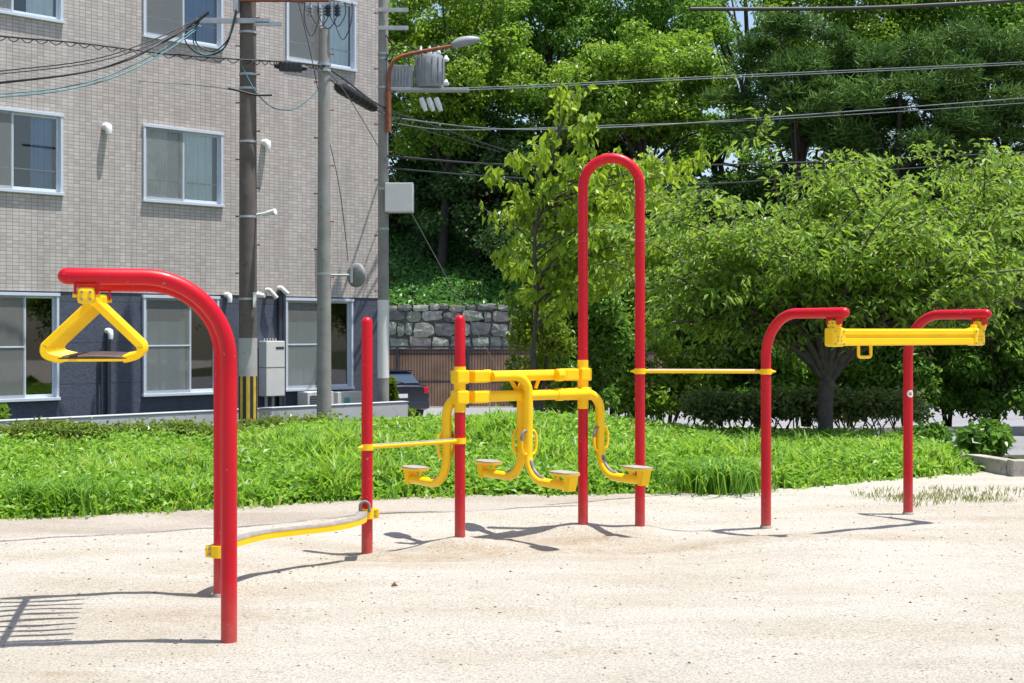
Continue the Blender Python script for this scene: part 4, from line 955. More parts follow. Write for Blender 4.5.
cable([(-60, 99, 18), (0, 97, 18.6), (60, 91, 19.6), (115, 77, 20.5), (165, 52, 21.3), (201, 26, 21.9)], .009, M['teal'], 'lowest teal drop cable curving across the facade from the brown pole', G_)
cable([(75, 79, 23.1), (118, 80, 22.9), (165, 83, 22.6), (215, 87, 22.3), (250, 94, 22.05)], .005, M['greywire'], 'thin grey wire with clips reaching the red-tagged band of the brown pole', G_)
for k, (pts, mt, lb) in enumerate([
    ([(190, 24, 21.95), (185, 40, 21.9), (197, 53, 21.9), (215, 54, 21.9), (228, 42, 21.9), (236, 10, 22.0)], 'black', 'large black cable loop hanging beside the brown pole crossarm'),
    ([(196, 26, 21.9), (196, 42, 21.88), (206, 50, 21.88), (217, 50, 21.9), (230, 36, 21.9), (237, 12, 22.0)], 'black', 'smaller black cable loop inside the one by the brown pole crossarm'),
    ([(193, 26, 21.85), (194, 44, 21.8), (202, 54, 21.8), (214, 53, 21.85), (226, 44, 21.9), (235, 14, 22.0)], 'teal', 'teal cable loop hanging beside the brown pole crossarm')]):
    cable(pts, .011, M[mt], lb, 'cable loops at the brown pole')
b = B()
for k in range(5): a = P(186 + k * 3.2, 30 - k * 2.4, 21.9 - .03 * k); c = P(196 + k * 3.2, 21 - k * 2.2, 21.9 - .03 * k); b.tube([a, c], .02, 8)
o = b.build('cable_clamps', M['black'], origin=P(195, 24, 21.9)); tag(o, 'cluster of black tension clamps where the drop cables meet the crossarm', 'cable clamp')
def splice(p0, p1, r, label, box=False):
    b = B(); a = P(*p0); c = P(*p1)
    if box:
        d = (c - a).normalized(); b.box((a + c) / 2, ((c - a).length, .14, .14), math.atan2(d.y, d.x), bev=.02)
        for k in range(5): b.box(a.lerp(c, (k + .5) / 5) , (.015, .155, .15), 0)
        b.tube([a - d * .08, a], [.03, .05], 8); b.tube([c, c + d * .08], [.05, .03], 8)
    else:
        b.tube([a, a.lerp(c, .06), a.lerp(c, .12), a.lerp(c, .9), a.lerp(c, .97), c], [.03, .09, .105, .09, .06, .03], 16)
        for k in range(6): q = a.lerp(c, .18 + k * .12); q2 = a.lerp(c, .20 + k * .12); b.tube([q, q2], .108 - k * .002, 16)
    o = b.build('splice_closure', M['black'], origin=a); tag(o, label, 'splice closure')
splice((279, 66, 22.3), (302, 68, 22.35), .1, 'small black ribbed splice box on the cable between the brown and bare poles', True)
splice((336, 85, 23), (376, 109, 24.6), .1, 'large slanting black splice closure hanging between the bare pole and corner pole')
cable([(324, 66, 22.5), (345, 80, 23.6), (385, 108, 25.1), (440, 128, 31), (560, 170, 40), (650, 205, 50)], .014, M['black'], 'black cable running from the bare pole down past the corner pole into the trees', G_)
cable([(324, 72, 22.5), (338, 86, 23.2), (380, 112, 24.9), (430, 132, 30), (500, 152, 36)], .010, M['black'], 'thinner black cable above the slanting splice closure', G_)
cable([(298, 0, 22.7), (312, 60, 22.7), (322, 110, 22.7), (338, 180, 22.75), (346, 240, 22.8), (348, 262, 22.7)], .007, M['black'], 'thin black wire hanging down beside the bare pole to its mirror', G_)
cable([(326, 70, 22.4), (345, 92, 23.1), (380, 150, 24.6), (410, 210, 28), (440, 265, 32), (462, 306, 36), (500, 372, 44)], .008, M['greywire'], 'thin grey guy wire slanting from the bare pole down to the fence', G_)
cable([(242, 66, 22.0), (256, 92, 22.0), (272, 107, 22.1), (290, 110, 22.2), (304, 103, 22.3), (318, 90, 22.45)], .009, M['teal'], 'short teal cable sagging between the brown pole and the bare pole', G_)
cable([(228, 88, 21.9), (240, 91, 21.95), (256, 95, 22.0), (272, 95, 22.05)], .018, M['black'], 'short thick black cable end crossing the brown pole below its red tag', G_)
cable([(388, 90, 25.1), (520, 86, 29), (700, 77, 32), (1024, 62, 36), (1200, 50, 38)], .011, M['greywire'], 'pale grey power line from the transformer shelf crossing high over the trees', G_)
cable([(388, 92, 25.1), (520, 88, 29.2), (700, 79, 32.2), (1024, 64, 36.2), (1200, 52, 38.2)], .010, M['greywire'], 'pale grey line running just under the upper one from the transformer shelf', G_)
cable([(388, 117, 25.1), (500, 129, 29), (620, 127, 31), (760, 118, 33), (1024, 98, 37), (1200, 83, 39)], .013, M['greywire'], 'pale grey twisted line passing above the slender sapling and the wide cherry tree', G_)
cable([(388, 122, 25.1), (460, 130, 29), (620, 125, 31.5), (760, 120, 33), (1024, 103, 37), (1200, 88, 39)], .009, M['greywire'], 'thin grey line twisting with the pale one above the slender sapling', G_)
cable([(690, 9, 18), (860, 8, 18.6), (1024, 0, 19), (1150, -8, 19.4)], .026, M['black'], 'thick black line across the top corner above the pines', G_)
cable([(388, 156, 25.1), (520, 165, 30), (700, 165, 34), (860, 160, 37), (1024, 152, 40), (1200, 140, 43)], .018, M['black'], 'upper dark cable passing behind the wide cherry tree', G_)
cable([(388, 168, 25.1), (520, 178, 30), (700, 184, 34), (860, 172, 37), (1024, 160, 40), (1200, 148, 43)], .014, M['black'], 'lower dark cable passing behind the wide cherry tree', G_)

# ------------------------------------------------------------------ stone wall + fence
def stonewall():
    x0, x1 = -14.0, 30.0; z0, z1 = -1.3, 2.46; yw = 51.9
    b = B(); b.box(((x0 + x1) / 2, yw + .35, (z0 + z1) / 2 - .02), (x1 - x0, .5, z1 - z0 - .06)); 
    V = []; Fq = []; R = []
    z = z0; row = 0
    while z < z1 - .1:
        h = random.uniform(.36, .58)
        if z + h > z1 - .25: h = z1 - z
        x = x0 + random.uniform(-.4, 0)
        while x < x1:
            w = random.uniform(.28, .85)
            cx, cz = x + w / 2, z + h / 2 + random.uniform(-.05, .05); n_ = 11; a0 = random.uniform(0, 1); ring = []
            for k in range(n_):
                a = 2 * PI * (k + a0 * .3) / n_; c_, s_ = math.cos(a), math.sin(a); k_ = 1 / max(abs(c_), abs(s_)) ** .96
                ring.append((cx + (w / 2 - .004) * c_ * k_ * random.uniform(.86, 1.08), cz + (h / 2 - .004) * s_ * k_ * random.uniform(.84, 1.10)))
            i0 = len(V); d = random.uniform(.05, .14); rv = random.random()
            for (px, pz) in ring: V.append((px, yw + .12, pz))
            for (px, pz) in ring: V.append((cx + (px - cx) * .92, yw + .1 - d + random.uniform(-.02, .02), cz + (pz - cz) * .92))
            for k in range(n_): Fq.append((i0 + k, i0 + (k + 1) % n_, i0 + n_ + (k + 1) % n_, i0 + n_ + k))
            V.append((cx + random.uniform(-.06, .06), yw + .09 - d - .01, cz)); c_i = len(V) - 1
            for k in range(n_): Fq.append((i0 + n_ + k, i0 + n_ + (k + 1) % n_, c_i, c_i))
            R += [rv] * (2 * n_ + 1); x += w
        z += h; row += 1
    me = bpy.data.meshes.new('stone_wall'); 
    nb = len(b.v); faces = [tuple(f) for f in b.f] + [tuple(dict.fromkeys(i + nb for i in f)) for f in Fq]
    org = Vector((8, yw, -1.2))
    me.from_pydata([tuple(Vector(v) - org) for v in (list(b.v) + V)], [], faces); a = me.attributes.new('rnd', 'FLOAT', 'POINT'); a.data.foreach_set('value', [0.0] * nb + R)
    me.materials.append(M['stone']); o = link('stone_wall', me); o.location = org; tag(o, 'dark mossy retaining wall of rough fitted stones behind the brown fence', 'wall')
stonewall()
fn = thing('board_fence', 'brown board fence with dark rail on top in front of the stone wall', 'fence', (6, 47.6, gzf(6, 47.6)))
b = B(); b.box((6, 47.6, -.12), (40, .06, 1.96), 0); b.build('board_panel', M['fence'], fn)
b = B(); b.box((6, 47.52, .93), (40, .1, .06), 0); b.box((6, 47.54, .68), (40, .05, .04), 0); b.box((6, 47.54, -.26), (40, .04, .05), 0); b.build('rail', M['navydark'], fn)
b = B(); 
b.box((6, 47.5, .80), (40, .03, .045), 0)
b.build('rail_trim', M['navydark'], fn)
for k in range(17):
    b = B(); b.box((-13.5 + k * 2.4, 47.5, -.1), (.09, .09, 2.1), 0, bev=.01); b.build('post', M['navydark'], fn)

# ------------------------------------------------------------------ car
def car():
    gzc = gzf(-3.9, 41.5); th = math.radians(28)   # heading: away from the camera and to the left
    t = thing('parked_car', 'dark navy hatchback parked by the fence, tailgate and one red tail lamp showing', 'car', (-4.2, 42.8, gzc), th)
    # local: +Y forward, X right. rear at y=-2.15
    Mx = world(t)
    secs = []  # (y, halfwidth, zlow, zbelt, zroof, roof half)
    prof = [(-2.15, .80, .42, .80, .98, .70), (-2.12, .85, .30, .95, 1.02, .70), (-1.95, .88, .28, 1.0, 1.06, .68), (-1.50, .89, .27, .98, 1.38, .60), (-1.2, .89, .27, .97, 1.44, .60), (-.3, .89, .27, .95, 1.47, .62), (.4, .89, .27, .94, 1.42, .60), (1.15, .88, .27, .93, 1.0, .66), (1.9, .84, .28, .84, .88, .6), (2.15, .74, .36, .62, .66, .5)]
    b = B(); rows_ = []
    for (y, hw, zl, zb, zr, rh) in prof:
        ring = [(-hw * .9, zl), (-hw, zl + .12), (-hw * 1.0, (zl + zb) / 2 + .05), (-hw * .96, zb), (-rh, zr - .04), (-rh * .8, zr), (0, zr + .015), (rh * .8, zr), (rh, zr - .04), (hw * .96, zb), (hw, (zl + zb) / 2 + .05), (hw, zl + .12), (hw * .9, zl)]
        rows_.append([Mx @ Vector((x, y, z)) for x, z in ring])
    k = len(rows_[0]); vs = [p for r in rows_ for p in r]; fs = []
    for i in range(len(rows_) - 1):
        for j in range(k):
            fs.append((i * k + j, i * k + (j + 1) % k, (i + 1) * k + (j + 1) % k, (i + 1) * k + j))
    fs += [tuple(range(k)), tuple((len(rows_) - 1) * k + j for j in range(k))[::-1]]
    b.add(vs, fs, smooth=False); body = b.build('body', M['carpaint'], t)
    def quad(pts, name, mat, par=t, th_=0): 
        b = B(); b.add([Mx @ Vector(p) for p in pts], [tuple(range(len(pts)))]); return b.build(name, mat, par)
    quad([(-.60, -1.97, 1.085), (.60, -1.97, 1.085), (.52, -1.545, 1.40), (-.52, -1.545, 1.40)], 'rear_window', M['carglass'])
    for s_ in (-1, 1):
        quad([(s_ * .875, -1.5, 1.0), (s_ * .875, .9, .97), (s_ * .64, .35, 1.37), (s_ * .64, -1.15, 1.39)], 'side_window', M['carglass'])
        b = B(); b.box(Mx @ Vector((s_ * .74, -2.13, .88)), (.17, .10, .20), th, bev=.03); b.build('tail_lamp', M['redlens'], t)
        for yy in (-1.35, 1.35):
            b = B(); b.tube([Mx @ Vector((s_ * .70, yy, .31)), Mx @ Vector((s_ * .90, yy, .31))], .31, 24); w = b.build('wheel', M['tyre'], t)
            b = B(); b.tube([Mx @ Vector((s_ * .89, yy, .31)), Mx @ Vector((s_ * .91, yy, .31))], .19, 20); b.build('rim', M['chrome'], w)
    b = B(); b.box(Mx @ Vector((0, -2.17, .45)), (1.66, .12, .24), th, bev=.04); b.build('bumper', M['carpaint'], t)
    b = B(); b.box(Mx @ Vector((0, -2.165, .72)), (.3, .02, .12), th, bev=.004); b.build('number_plate', M['white'], t)
    b = B(); b.box(Mx @ Vector((0, -1.50, 1.44)), (1.1, .26, .035), th, bev=.012); b.build('spoiler', M['carpaint'], t)
    b = B(); b.box(Mx @ Vector((0, -2.06, 1.0)), (1.0, .03, .025), th); b.build('trim_strip', M['chrome'], t)
    b = B(); q0 = Mx @ Vector((.1, -1.97, 1.10)); q1 = Mx @ Vector((-.32, -1.83, 1.20)); b.tube([q0, q1], .012, 6); b.build('wiper', M['black'], t)
car()

# ------------------------------------------------------------------ planter on the right
pt = thing('planter_box', 'weathered concrete block kerb of a raised bed at the road side', 'planter', (6.0, 15.2, 0))
b = B()
def blk(b, x0, y0, x1, y1, h, w=.16):
    L_ = math.hypot(x1 - x0, y1 - y0); b.box(((x0 + x1) / 2, (y0 + y1) / 2, gzf((x0 + x1) / 2, (y0 + y1) / 2) + h / 2 - .05), (L_ - .012, w, h + .1), math.atan2(y1 - y0, x1 - x0), bev=.012)
blk(b, 5.02, 15.3, 5.20, 14.55, .15); b.build('side_block', M['concblock'], pt)
for i, (xa, xb) in enumerate(((5.14, 5.33), (5.33, 6.0), (6.0, 6.9), (6.9, 7.8), (7.8, 8.7), (8.7, 9.6))):
    b = B(); blk(b, xa, 14.48 + .05 * (xa - 5.4), xb, 14.48 + .05 * (xb - 5.4), .165); b.build('block', M['concblock'] if i < 1 else M['kerb'], pt)
b = B(); b.box((7.4, 15.1, .03), (3.8, .9, .14), .05); b.build('soil_fill', M['soil'], pt)

# ------------------------------------------------------------------ vegetation
def grow(name, label, cat, loc, group=None): return thing(name, label, cat, loc, 0, group)
def bushy(name, label, cat, cx, cy, z0, rx, ry, rz, mat, nclump, per, Lf, asp, droop=.2, cr=.33, group=None, trunk=None, stems=4, bottom=.0, bark='barkdark', shell=.4):
    g0 = gzf(cx, cy); t = grow(name, label, cat, (cx, cy, g0), group)
    cl = []
    for i in range(nclump):
        d = rsph(1)[0]; r = random.random() ** .45 * .85
        if bottom > 0:
            a_ = random.uniform(0, 2 * PI); q_ = math.sqrt(random.random()); h_ = random.uniform(-.92, .95); q_ *= .95 if h_ < .35 else math.sqrt(max(0, 1 - ((h_ - .35) / .65) ** 2)) * .95
            d = (q_ * math.cos(a_), q_ * math.sin(a_), h_); r = 1
        s_ = cr * random.uniform(.65, 1.3)
        cl.append((cx + d[0] * r * rx, cy + d[1] * r * ry, z0 + rz + d[2] * r * rz, s_ * rx, s_ * ry, s_ * min(rx, rz) * .85))
    b = B(); tr = trunk or .03
    tops = random.sample(cl, min(len(cl), max(stems, 2)))
    for c in tops:
        b0 = Vector((cx + random.uniform(-.1, .1) * tr * 8, cy, g0 - .1)); limb(b, [b0, b0.lerp(Vector(c[:3]), .45) + Vector((0, 0, (c[2] - g0) * .12)), Vector(c[:3])], tr, tr * .3, 6)
    b.build('trunk' if trunk and trunk > .05 else 'stem', M[bark], t)
    V, Fq, R = crown_clumps(cl, per, Lf, asp, droop, shell); nmesh('crown' if trunk and trunk > .05 else 'foliage', V, Fq, M[mat], R, t)
    return t

# --- forest trees on the hillside
def forest(px, py, Y, rx, rz, mat, label, n=46, per=520, Lf=.2, asp=.6, kind='tree', cr=.27, trunk=.22, ry=None, droop=.15, shell=.45):
    c = P(px, py, Y); g0 = gzf(c.x, Y); ry = ry or rx * .8
    t = grow('pine_tree' if kind == 'pine' else 'forest_tree', label, 'pine tree' if kind == 'pine' else 'tree', (c.x, Y, g0), 'trees on the wooded hillside')
    cl = []
    for i in range(n):
        d = rsph(1)[0]; r = .3 + .75 * random.random() ** .6
        s_ = cr * random.uniform(.5, 1.4); fl = .7 if kind != 'pine' else .42
        cl.append((c.x + d[0] * r * rx, Y + d[1] * r * ry, c.z + d[2] * r * rz, s_ * rx, s_ * ry, s_ * rx * fl))
    b = B(); base = Vector((c.x + random.uniform(-.5, .5), Y, g0 - .3)); topz = c.z + rz * .35
    limb(b, [base, base.lerp(Vector((c.x, Y, topz)), .5) + Vector((random.uniform(-.4, .4), 0, 0)), Vector((c.x, Y, topz))], trunk, trunk * .35, 9)
    for q in random.sample(cl, min(n, 18)):
        f_ = random.uniform(.3, .8); s0 = base.lerp(Vector((c.x, Y, topz)), f_); q = Vector(q[:3]); limb(b, [s0, s0.lerp(q, .5) + Vector((0, 0, .35)), q], trunk * .38, trunk * .08, 6, sub=3)
    b.build('trunk', M['barkdark'], t)
    if kind == 'pine':
        C = np.array(cl); idx = np.repeat(np.arange(n), per); m_ = len(idx); d = rsph(m_); d[:, 2] = np.abs(d[:, 2]) * .8 + .1 * d[:, 2]
        pos = C[idx, :3] + rsph(m_) * C[idx, 3:6] * (.3 + .7 * rng.random((m_, 1)))
        ax = norm(d + .5 * rsph(m_)); V, Fq, R = leaves(pos, ax, rsph(m_), .38 * (.6 + .8 * rng.random(m_)), .06, np.clip(rng.random(n)[idx] * .5 + .5 * rng.random(m_), 0, 1))
    else:
        V, Fq, R = crown_clumps(cl, per, Lf, asp, droop, shell)
    nmesh('crown', V, Fq, M[mat], R, t)
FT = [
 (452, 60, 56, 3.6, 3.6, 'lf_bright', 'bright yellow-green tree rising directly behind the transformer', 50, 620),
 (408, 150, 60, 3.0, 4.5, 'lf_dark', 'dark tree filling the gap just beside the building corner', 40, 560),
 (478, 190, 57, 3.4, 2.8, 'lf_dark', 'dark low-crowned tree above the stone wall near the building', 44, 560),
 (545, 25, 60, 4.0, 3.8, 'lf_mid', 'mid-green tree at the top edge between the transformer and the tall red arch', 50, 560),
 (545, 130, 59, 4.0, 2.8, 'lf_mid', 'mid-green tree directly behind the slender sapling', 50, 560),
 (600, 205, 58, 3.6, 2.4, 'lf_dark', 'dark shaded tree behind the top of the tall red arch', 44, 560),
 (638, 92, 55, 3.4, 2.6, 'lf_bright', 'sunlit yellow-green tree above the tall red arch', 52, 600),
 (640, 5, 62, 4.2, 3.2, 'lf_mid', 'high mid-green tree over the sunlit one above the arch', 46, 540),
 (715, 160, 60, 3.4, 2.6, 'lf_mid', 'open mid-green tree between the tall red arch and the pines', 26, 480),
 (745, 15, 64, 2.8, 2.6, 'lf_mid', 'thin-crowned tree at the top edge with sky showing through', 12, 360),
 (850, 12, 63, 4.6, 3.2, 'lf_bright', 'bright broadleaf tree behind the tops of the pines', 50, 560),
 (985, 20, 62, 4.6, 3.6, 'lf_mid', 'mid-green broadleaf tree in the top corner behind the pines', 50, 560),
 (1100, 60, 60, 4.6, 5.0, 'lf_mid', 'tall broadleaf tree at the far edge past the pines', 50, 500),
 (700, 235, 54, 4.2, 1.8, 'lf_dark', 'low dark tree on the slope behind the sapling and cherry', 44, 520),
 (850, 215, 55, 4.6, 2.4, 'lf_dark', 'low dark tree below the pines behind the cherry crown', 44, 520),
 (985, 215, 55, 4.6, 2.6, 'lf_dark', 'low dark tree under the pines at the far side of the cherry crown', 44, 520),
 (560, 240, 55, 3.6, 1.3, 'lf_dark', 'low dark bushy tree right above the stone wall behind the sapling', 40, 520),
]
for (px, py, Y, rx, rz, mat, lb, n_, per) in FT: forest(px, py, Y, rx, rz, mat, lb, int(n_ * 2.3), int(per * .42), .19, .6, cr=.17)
forest(800, 95, 52, 3.6, 3.0, 'lf_pine', 'grey-green pine with layered needles nearest the sky gap', 70, 300, kind='pine', cr=.24)
forest(900, 120, 51, 4.0, 2.8, 'lf_pine', 'grey-green pine in the middle of the pine group', 74, 300, kind='pine', cr=.23)
forest(1000, 110, 52, 3.8, 3.0, 'lf_pine', 'grey-green pine at the outer edge of the pine group', 70, 300, kind='pine', cr=.23)
# hillside ivy
def ivy():
    n = 42000; x = rng.uniform(-16, 30, n); y = 52.2 + 10 * rng.random(n) ** 1.3; z = gz(x, y) + .15 + .35 * (np.sin(x * 2.1) * np.sin(y * 1.7 + x) * .5 + .5) * rng.random(n)
    over = y < 52.7; y = np.where(over, y - .25 * rng.random(n), y); z = np.where(over, z - .1, z)
    nr = norm(rng.normal(size=(n, 3)) * .5 + np.array([0, -.5, .8])); ax = norm(np.cross(nr, rng.normal(size=(n, 3))) + np.array([0, -.2, -.4]))
    L_ = .18 * (.6 + .8 * rng.random(n)); V, Fq, R = leaves(np.stack([x, y, z], 1), ax, nr, L_, L_ * .7, rng.random(n))
    o = nmesh('hillside_undergrowth', V, Fq, M['lf_ivy'], R); tag(o, 'green ivy and undergrowth covering the slope above the stone wall', 'undergrowth', kind='stuff')
ivy()
# --- row of bushy trees beyond the road
row = [(560, 30.0, 1.15, 2.1), (610, 31.0, 1.2, 2.0), (668, 29.5, 1.25, 2.2), (722, 31, 1.2, 2.1), (758, 29.5, 1.2, 2.0), (806, 31, 1.3, 2.2), (852, 30, 1.2, 2.1), (905, 29.5, 1.3, 2.2), (948, 30.5, 1.2, 2.1), (994, 29.5, 1.3, 2.2), (1040, 30.5, 1.3, 2.2), (1085, 30, 1.3, 2.2)]
rlab = ['behind the yellow cross beams', 'just behind the tall red arch', 'between the tall arch and the thin yellow bar', 'behind the middle of the thin yellow bar', 'behind the first post of the hanging beam', 'left of the cherry trunk', 'right behind the cherry trunk', 'behind the post with the sticker', 'beyond the road, first past the stickered post', 'beyond the road above the planter bush', 'beyond the road at the picture edge', 'beyond the road outside the picture edge']
rlab[5] = 'just this side of the cherry trunk'
for (px, Y, rx, rz), lb in zip(row, rlab):
    c = P(px, 330, Y); g0 = gzf(c.x, Y)
    bushy('roadside_tree', 'dense green tree across the road, ' + lb, 'tree', c.x, Y, g0 + .42, rx, rx * .8, rz, random.choice(['lf_mid', 'lf_bright', 'lf_mid', 'lf_mid']), 80, 170, .12, .6, .35, .22, 'row of dense trees across the road', trunk=.052, stems=4, bottom=1)
b = None
# hedge bushes low behind
# --- cherry trees
def cherry(name, bx, by, label, spread, seed, ztop, limbs, leafn, group=None, tr=.13):
    random.seed(seed); g0 = gzf(bx, by); t = grow('cherry_tree', label, 'tree', (bx, by, g0), group)
    b = B(); fork = Vector((bx + .02, by, g0 + .95))
    b.tube(catmull([Vector((bx, by, g0 - .2)), Vector((bx, by, g0 + .05)), Vector((bx - .01, by, g0 + .5)), fork], 4), [tr * 1.35, tr * 1.2, tr * 1.1, tr * 1.02, tr] + [tr * .96] * 8, 14)
    b.build('trunk', M['bark'], t)
    tips = []; b = B()
    for (dx, dy, dz) in limbs:
        end = Vector((bx + dx, by + dy, dz)); mid = fork.lerp(end, .45) + Vector((0, 0, .28)); p1 = fork.lerp(mid, .35) + Vector((0, 0, .05))
        path = catmull([fork - Vector((0, 0, .12)), p1, mid, fork.lerp(end, .75) + Vector((0, 0, .22)), end], 4); m_ = len(path)
        b.tube(path, [tr * .55 * (1 - .85 * i / (m_ - 1)) + .006 for i in range(m_)], 8)
        for k in range(7):
            i = random.randint(5, m_ - 2); s0 = path[i]; d = Vector((random.uniform(-1, 1), random.uniform(-1, 1), random.uniform(-.2, .45))); d.normalize(); ln = random.uniform(.5, 1.3)
            e2 = s0 + (d + (end - fork).normalized() * .6) * ln * .8; sp = catmull([s0, s0.lerp(e2, .5) + Vector((0, 0, .08)), e2], 3); b.tube(sp, [.018 - .012 * j / (len(sp) - 1) for j in range(len(sp))], 5)
            tips.append((sp, 1))
            for kk in range(3):
                s1 = sp[random.randint(1, len(sp) - 1)]; e3 = s1 + Vector((random.uniform(-1, 1), random.uniform(-1, 1), random.uniform(-.35, .35))).normalized() * random.uniform(.3, .75)
                q = [s1, s1.lerp(e3, .5) + Vector((0, 0, .04)), e3 + Vector((0, 0, -.04))]; b.tube(q, [.008, .006, .003], 4); tips.append((q, .8))
        tips.append((path[m_ // 2:], 1))
    b.build('branch', M['bark'], t)
    # leaves along every twig, hanging from both sides
    segs = []
    for path, w in tips:
        for i in range(len(path) - 1): segs.append((path[i], path[i + 1]))
    A = np.array([s[0][:] for s in segs]); Bv = np.array([s[1][:] for s in segs]); ln = np.linalg.norm(Bv - A, axis=1); pr = ln / ln.sum()
    idx = rng.choice(len(segs), leafn, p=pr); tt = rng.random((leafn, 1)); pos = A[idx] + (Bv[idx] - A[idx]) * tt; dirs = norm(Bv[idx] - A[idx])
    sg = np.where(rng.random((leafn, 1)) < .5, 1, -1); side = norm(np.cross(dirs, np.array([0, 0, 1.0]))) * sg
    pos = pos + rng.normal(size=(leafn, 3)) * np.array([.09, .09, .04])
    ax = norm(side * .8 + dirs * .5 + np.array([0, 0, -.55]) + rng.normal(size=(leafn, 3)) * .35); nr = norm(np.array([0, -.25, 1.0]) + rng.normal(size=(leafn, 3)) * .55 + side * .25)
    low = (pos[:, 2] < 1.9) & (rng.random(leafn) < .5); pos, ax, nr, idx = pos[~low], ax[~low], nr[~low], idx[~low]; leafn = len(pos); segr = rng.random(len(segs)); L_ = .135 * (.6 + .6 * rng.random(leafn))
    V, Fq, R = leaves(pos, ax, nr, L_, L_ * .40, np.clip(segr[idx] * .5 + rng.random(leafn) * .5, 0, 1)); nmesh('crown', V, Fq, M['lf_cherry'], R, t)
lim = []
random.seed(3)
CX, CY = (826 - 512) / F * 19.3, 19.3
for k in range(26):
    a = 2 * PI * k / 26 + random.uniform(-.1, .1); r = random.uniform(1.1, 2.5); zz = random.uniform(2.4, 3.35) if r < 1.9 else random.uniform(2.0, 2.9)
    zz -= .55 if math.cos(a) < -.3 else 0
    lim.append((r * math.cos(a) * (.88 if math.cos(a) > 0 else .92) + .1, r * math.sin(a) * .8, zz))
lim += [(-1.3, -.3, 2.55), (-.7, -.2, 3.15), (-.1, -.3, 3.9), (.3, -.2, 3.3), (1.2, .3, 3.3), (1.8, -.4, 3.3), (2.2, -.2, 3.1), (-2.0, .3, 2.4), (-2.2, -.4, 2.15), (-1.9, -.8, 1.9), (2.1, -.3, 2.6), (-1.5, -1.2, 2.5), (.3, -1.5, 2.5), (1.7, -1.2, 2.4), (-.5, -1.6, 2.3), (.9, -1.5, 2.2), (2.0, -.8, 2.0), (-2.4, .1, 1.85), (-2.2, -.7, 1.6), (-1.7, .5, 1.7), (2.2, .1, 1.8), (1.9, -.7, 1.6), (2.5, -.3, 2.1)]
cherry('a', CX, CY, 'wide spreading cherry tree with dark forked trunk behind the clipped hedge', 2.7, 5, 3.9, lim, 42000, tr=.108)
lim2 = [(r_ * math.cos(a_), r_ * math.sin(a_) * .8, random.uniform(2.4, 4.5)) for a_, r_ in [(2 * PI * k / 24 + random.uniform(-.1, .1), random.uniform(1.1, 2.9)) for k in range(24)]] + [(-1.6, -.4, 4.4), (-.8, -.4, 4.6), (-2.4, -.3, 4.2), (-2.9, -.2, 3.4), (-2.6, -1, 2.6)]
cherry('b', 10.2, 24.8, 'second cherry tree whose crown enters at the picture edge above the planter', 2.7, 9, 3.9, lim2, 30000, tr=.12)
random.seed(21)
# --- sapling
def sapling():
    Y = 21.5; bx = (536 - 512) / F * Y; g0 = gzf(bx, Y); t = grow('sapling_tree', 'slender young tree with big drooping yellow-green leaves behind the tall red arch', 'tree', (bx, Y, g0))
    b = B(); tp = [P(538, 420, Y), P(533, 360, Y), P(537, 300, Y), P(535, 235, Y), P(548, 180, Y), P(560, 130, Y - .1), P(572, 95, Y)]
    sp_ = catmull([Vector((bx, Y, g0 - .2))] + tp, 4); b.tube(sp_, [.046 - .034 * i / len(sp_) for i in range(len(sp_))], 9)
    b.build('trunk', M['bark'], t); b = B(); tw = []
    ends = [(490, 175), (487, 212), (500, 250), (520, 265), (508, 205), (520, 160), (548, 130), (560, 100), (578, 92), (595, 115), (540, 150), (600, 160), (625, 175), (650, 180), (668, 158), (690, 175), (700, 160), (680, 200), (655, 215), (630, 240), (605, 260), (640, 265), (575, 215), (560, 250), (590, 195), (620, 215), (585, 140), (690, 235), (665, 250), (570, 170), (530, 200), (590, 240), (615, 195), (575, 270), (640, 200), (612, 160), (632, 190), (650, 200), (672, 190), (684, 165), (660, 170), (600, 225), (612, 250), (630, 260), (652, 240), (596, 285), (620, 280), (575, 165), (588, 180), (700, 200), (560, 185)]
    for (x, y) in ends:
        f_ = min(max((420 - y) / 330 - .16, .22), .9); k = f_ * (len(tp) - 1); i = int(k); s0 = tp[i].lerp(tp[min(i + 1, len(tp) - 1)], k - i)
        e_ = P(x, y, Y + random.uniform(-1.0, 1.0)); p = catmull([s0, s0.lerp(e_, .5) + Vector((0, 0, .12)), e_], 5); b.tube(p, [.018 - .013 * j / (len(p) - 1) for j in range(len(p))], 5); tw.append(p[2:])
        for kk in range(3):
            s1 = p[random.randint(4, len(p) - 1)]; e3 = s1 + Vector((random.uniform(-.28, .28), random.uniform(-.4, .4), random.uniform(-.12, .2))); q = catmull([s1, s1.lerp(e3, .5) + Vector((0, 0, .05)), e3], 2); b.tube(q, .005, 4); tw.append(q)
    b.build('branch', M['bark'], t)
    segs = [(p[i], p[i + 1]) for p in tw for i in range(len(p) - 1)]; A = np.array([s[0][:] for s in segs]); Bv = np.array([s[1][:] for s in segs]); ln = np.linalg.norm(Bv - A, axis=1)
    ln = ln * (rng.random(len(segs)) ** 3 + .03); n = 4300; idx = rng.choice(len(segs), n, p=ln / ln.sum()); pos = A[idx] + (Bv[idx] - A[idx]) * rng.random((n, 1)) + rng.normal(size=(n, 3)) * .06
    ax = norm(np.array([0, 0, -.8]) + rng.normal(size=(n, 3)) * .42); nr = norm(rng.normal(size=(n, 3)) * np.array([1, 1, .4]) + np.array([0, -.5, .6]))
    L_ = .165 * (.65 + .55 * rng.random(n)); V, Fq, R = leaves(pos, ax, nr, L_, L_ * .6, rng.random(n), fold=.2); nmesh('crown', V, Fq, M['lf_sap'], R, t)
sapling()
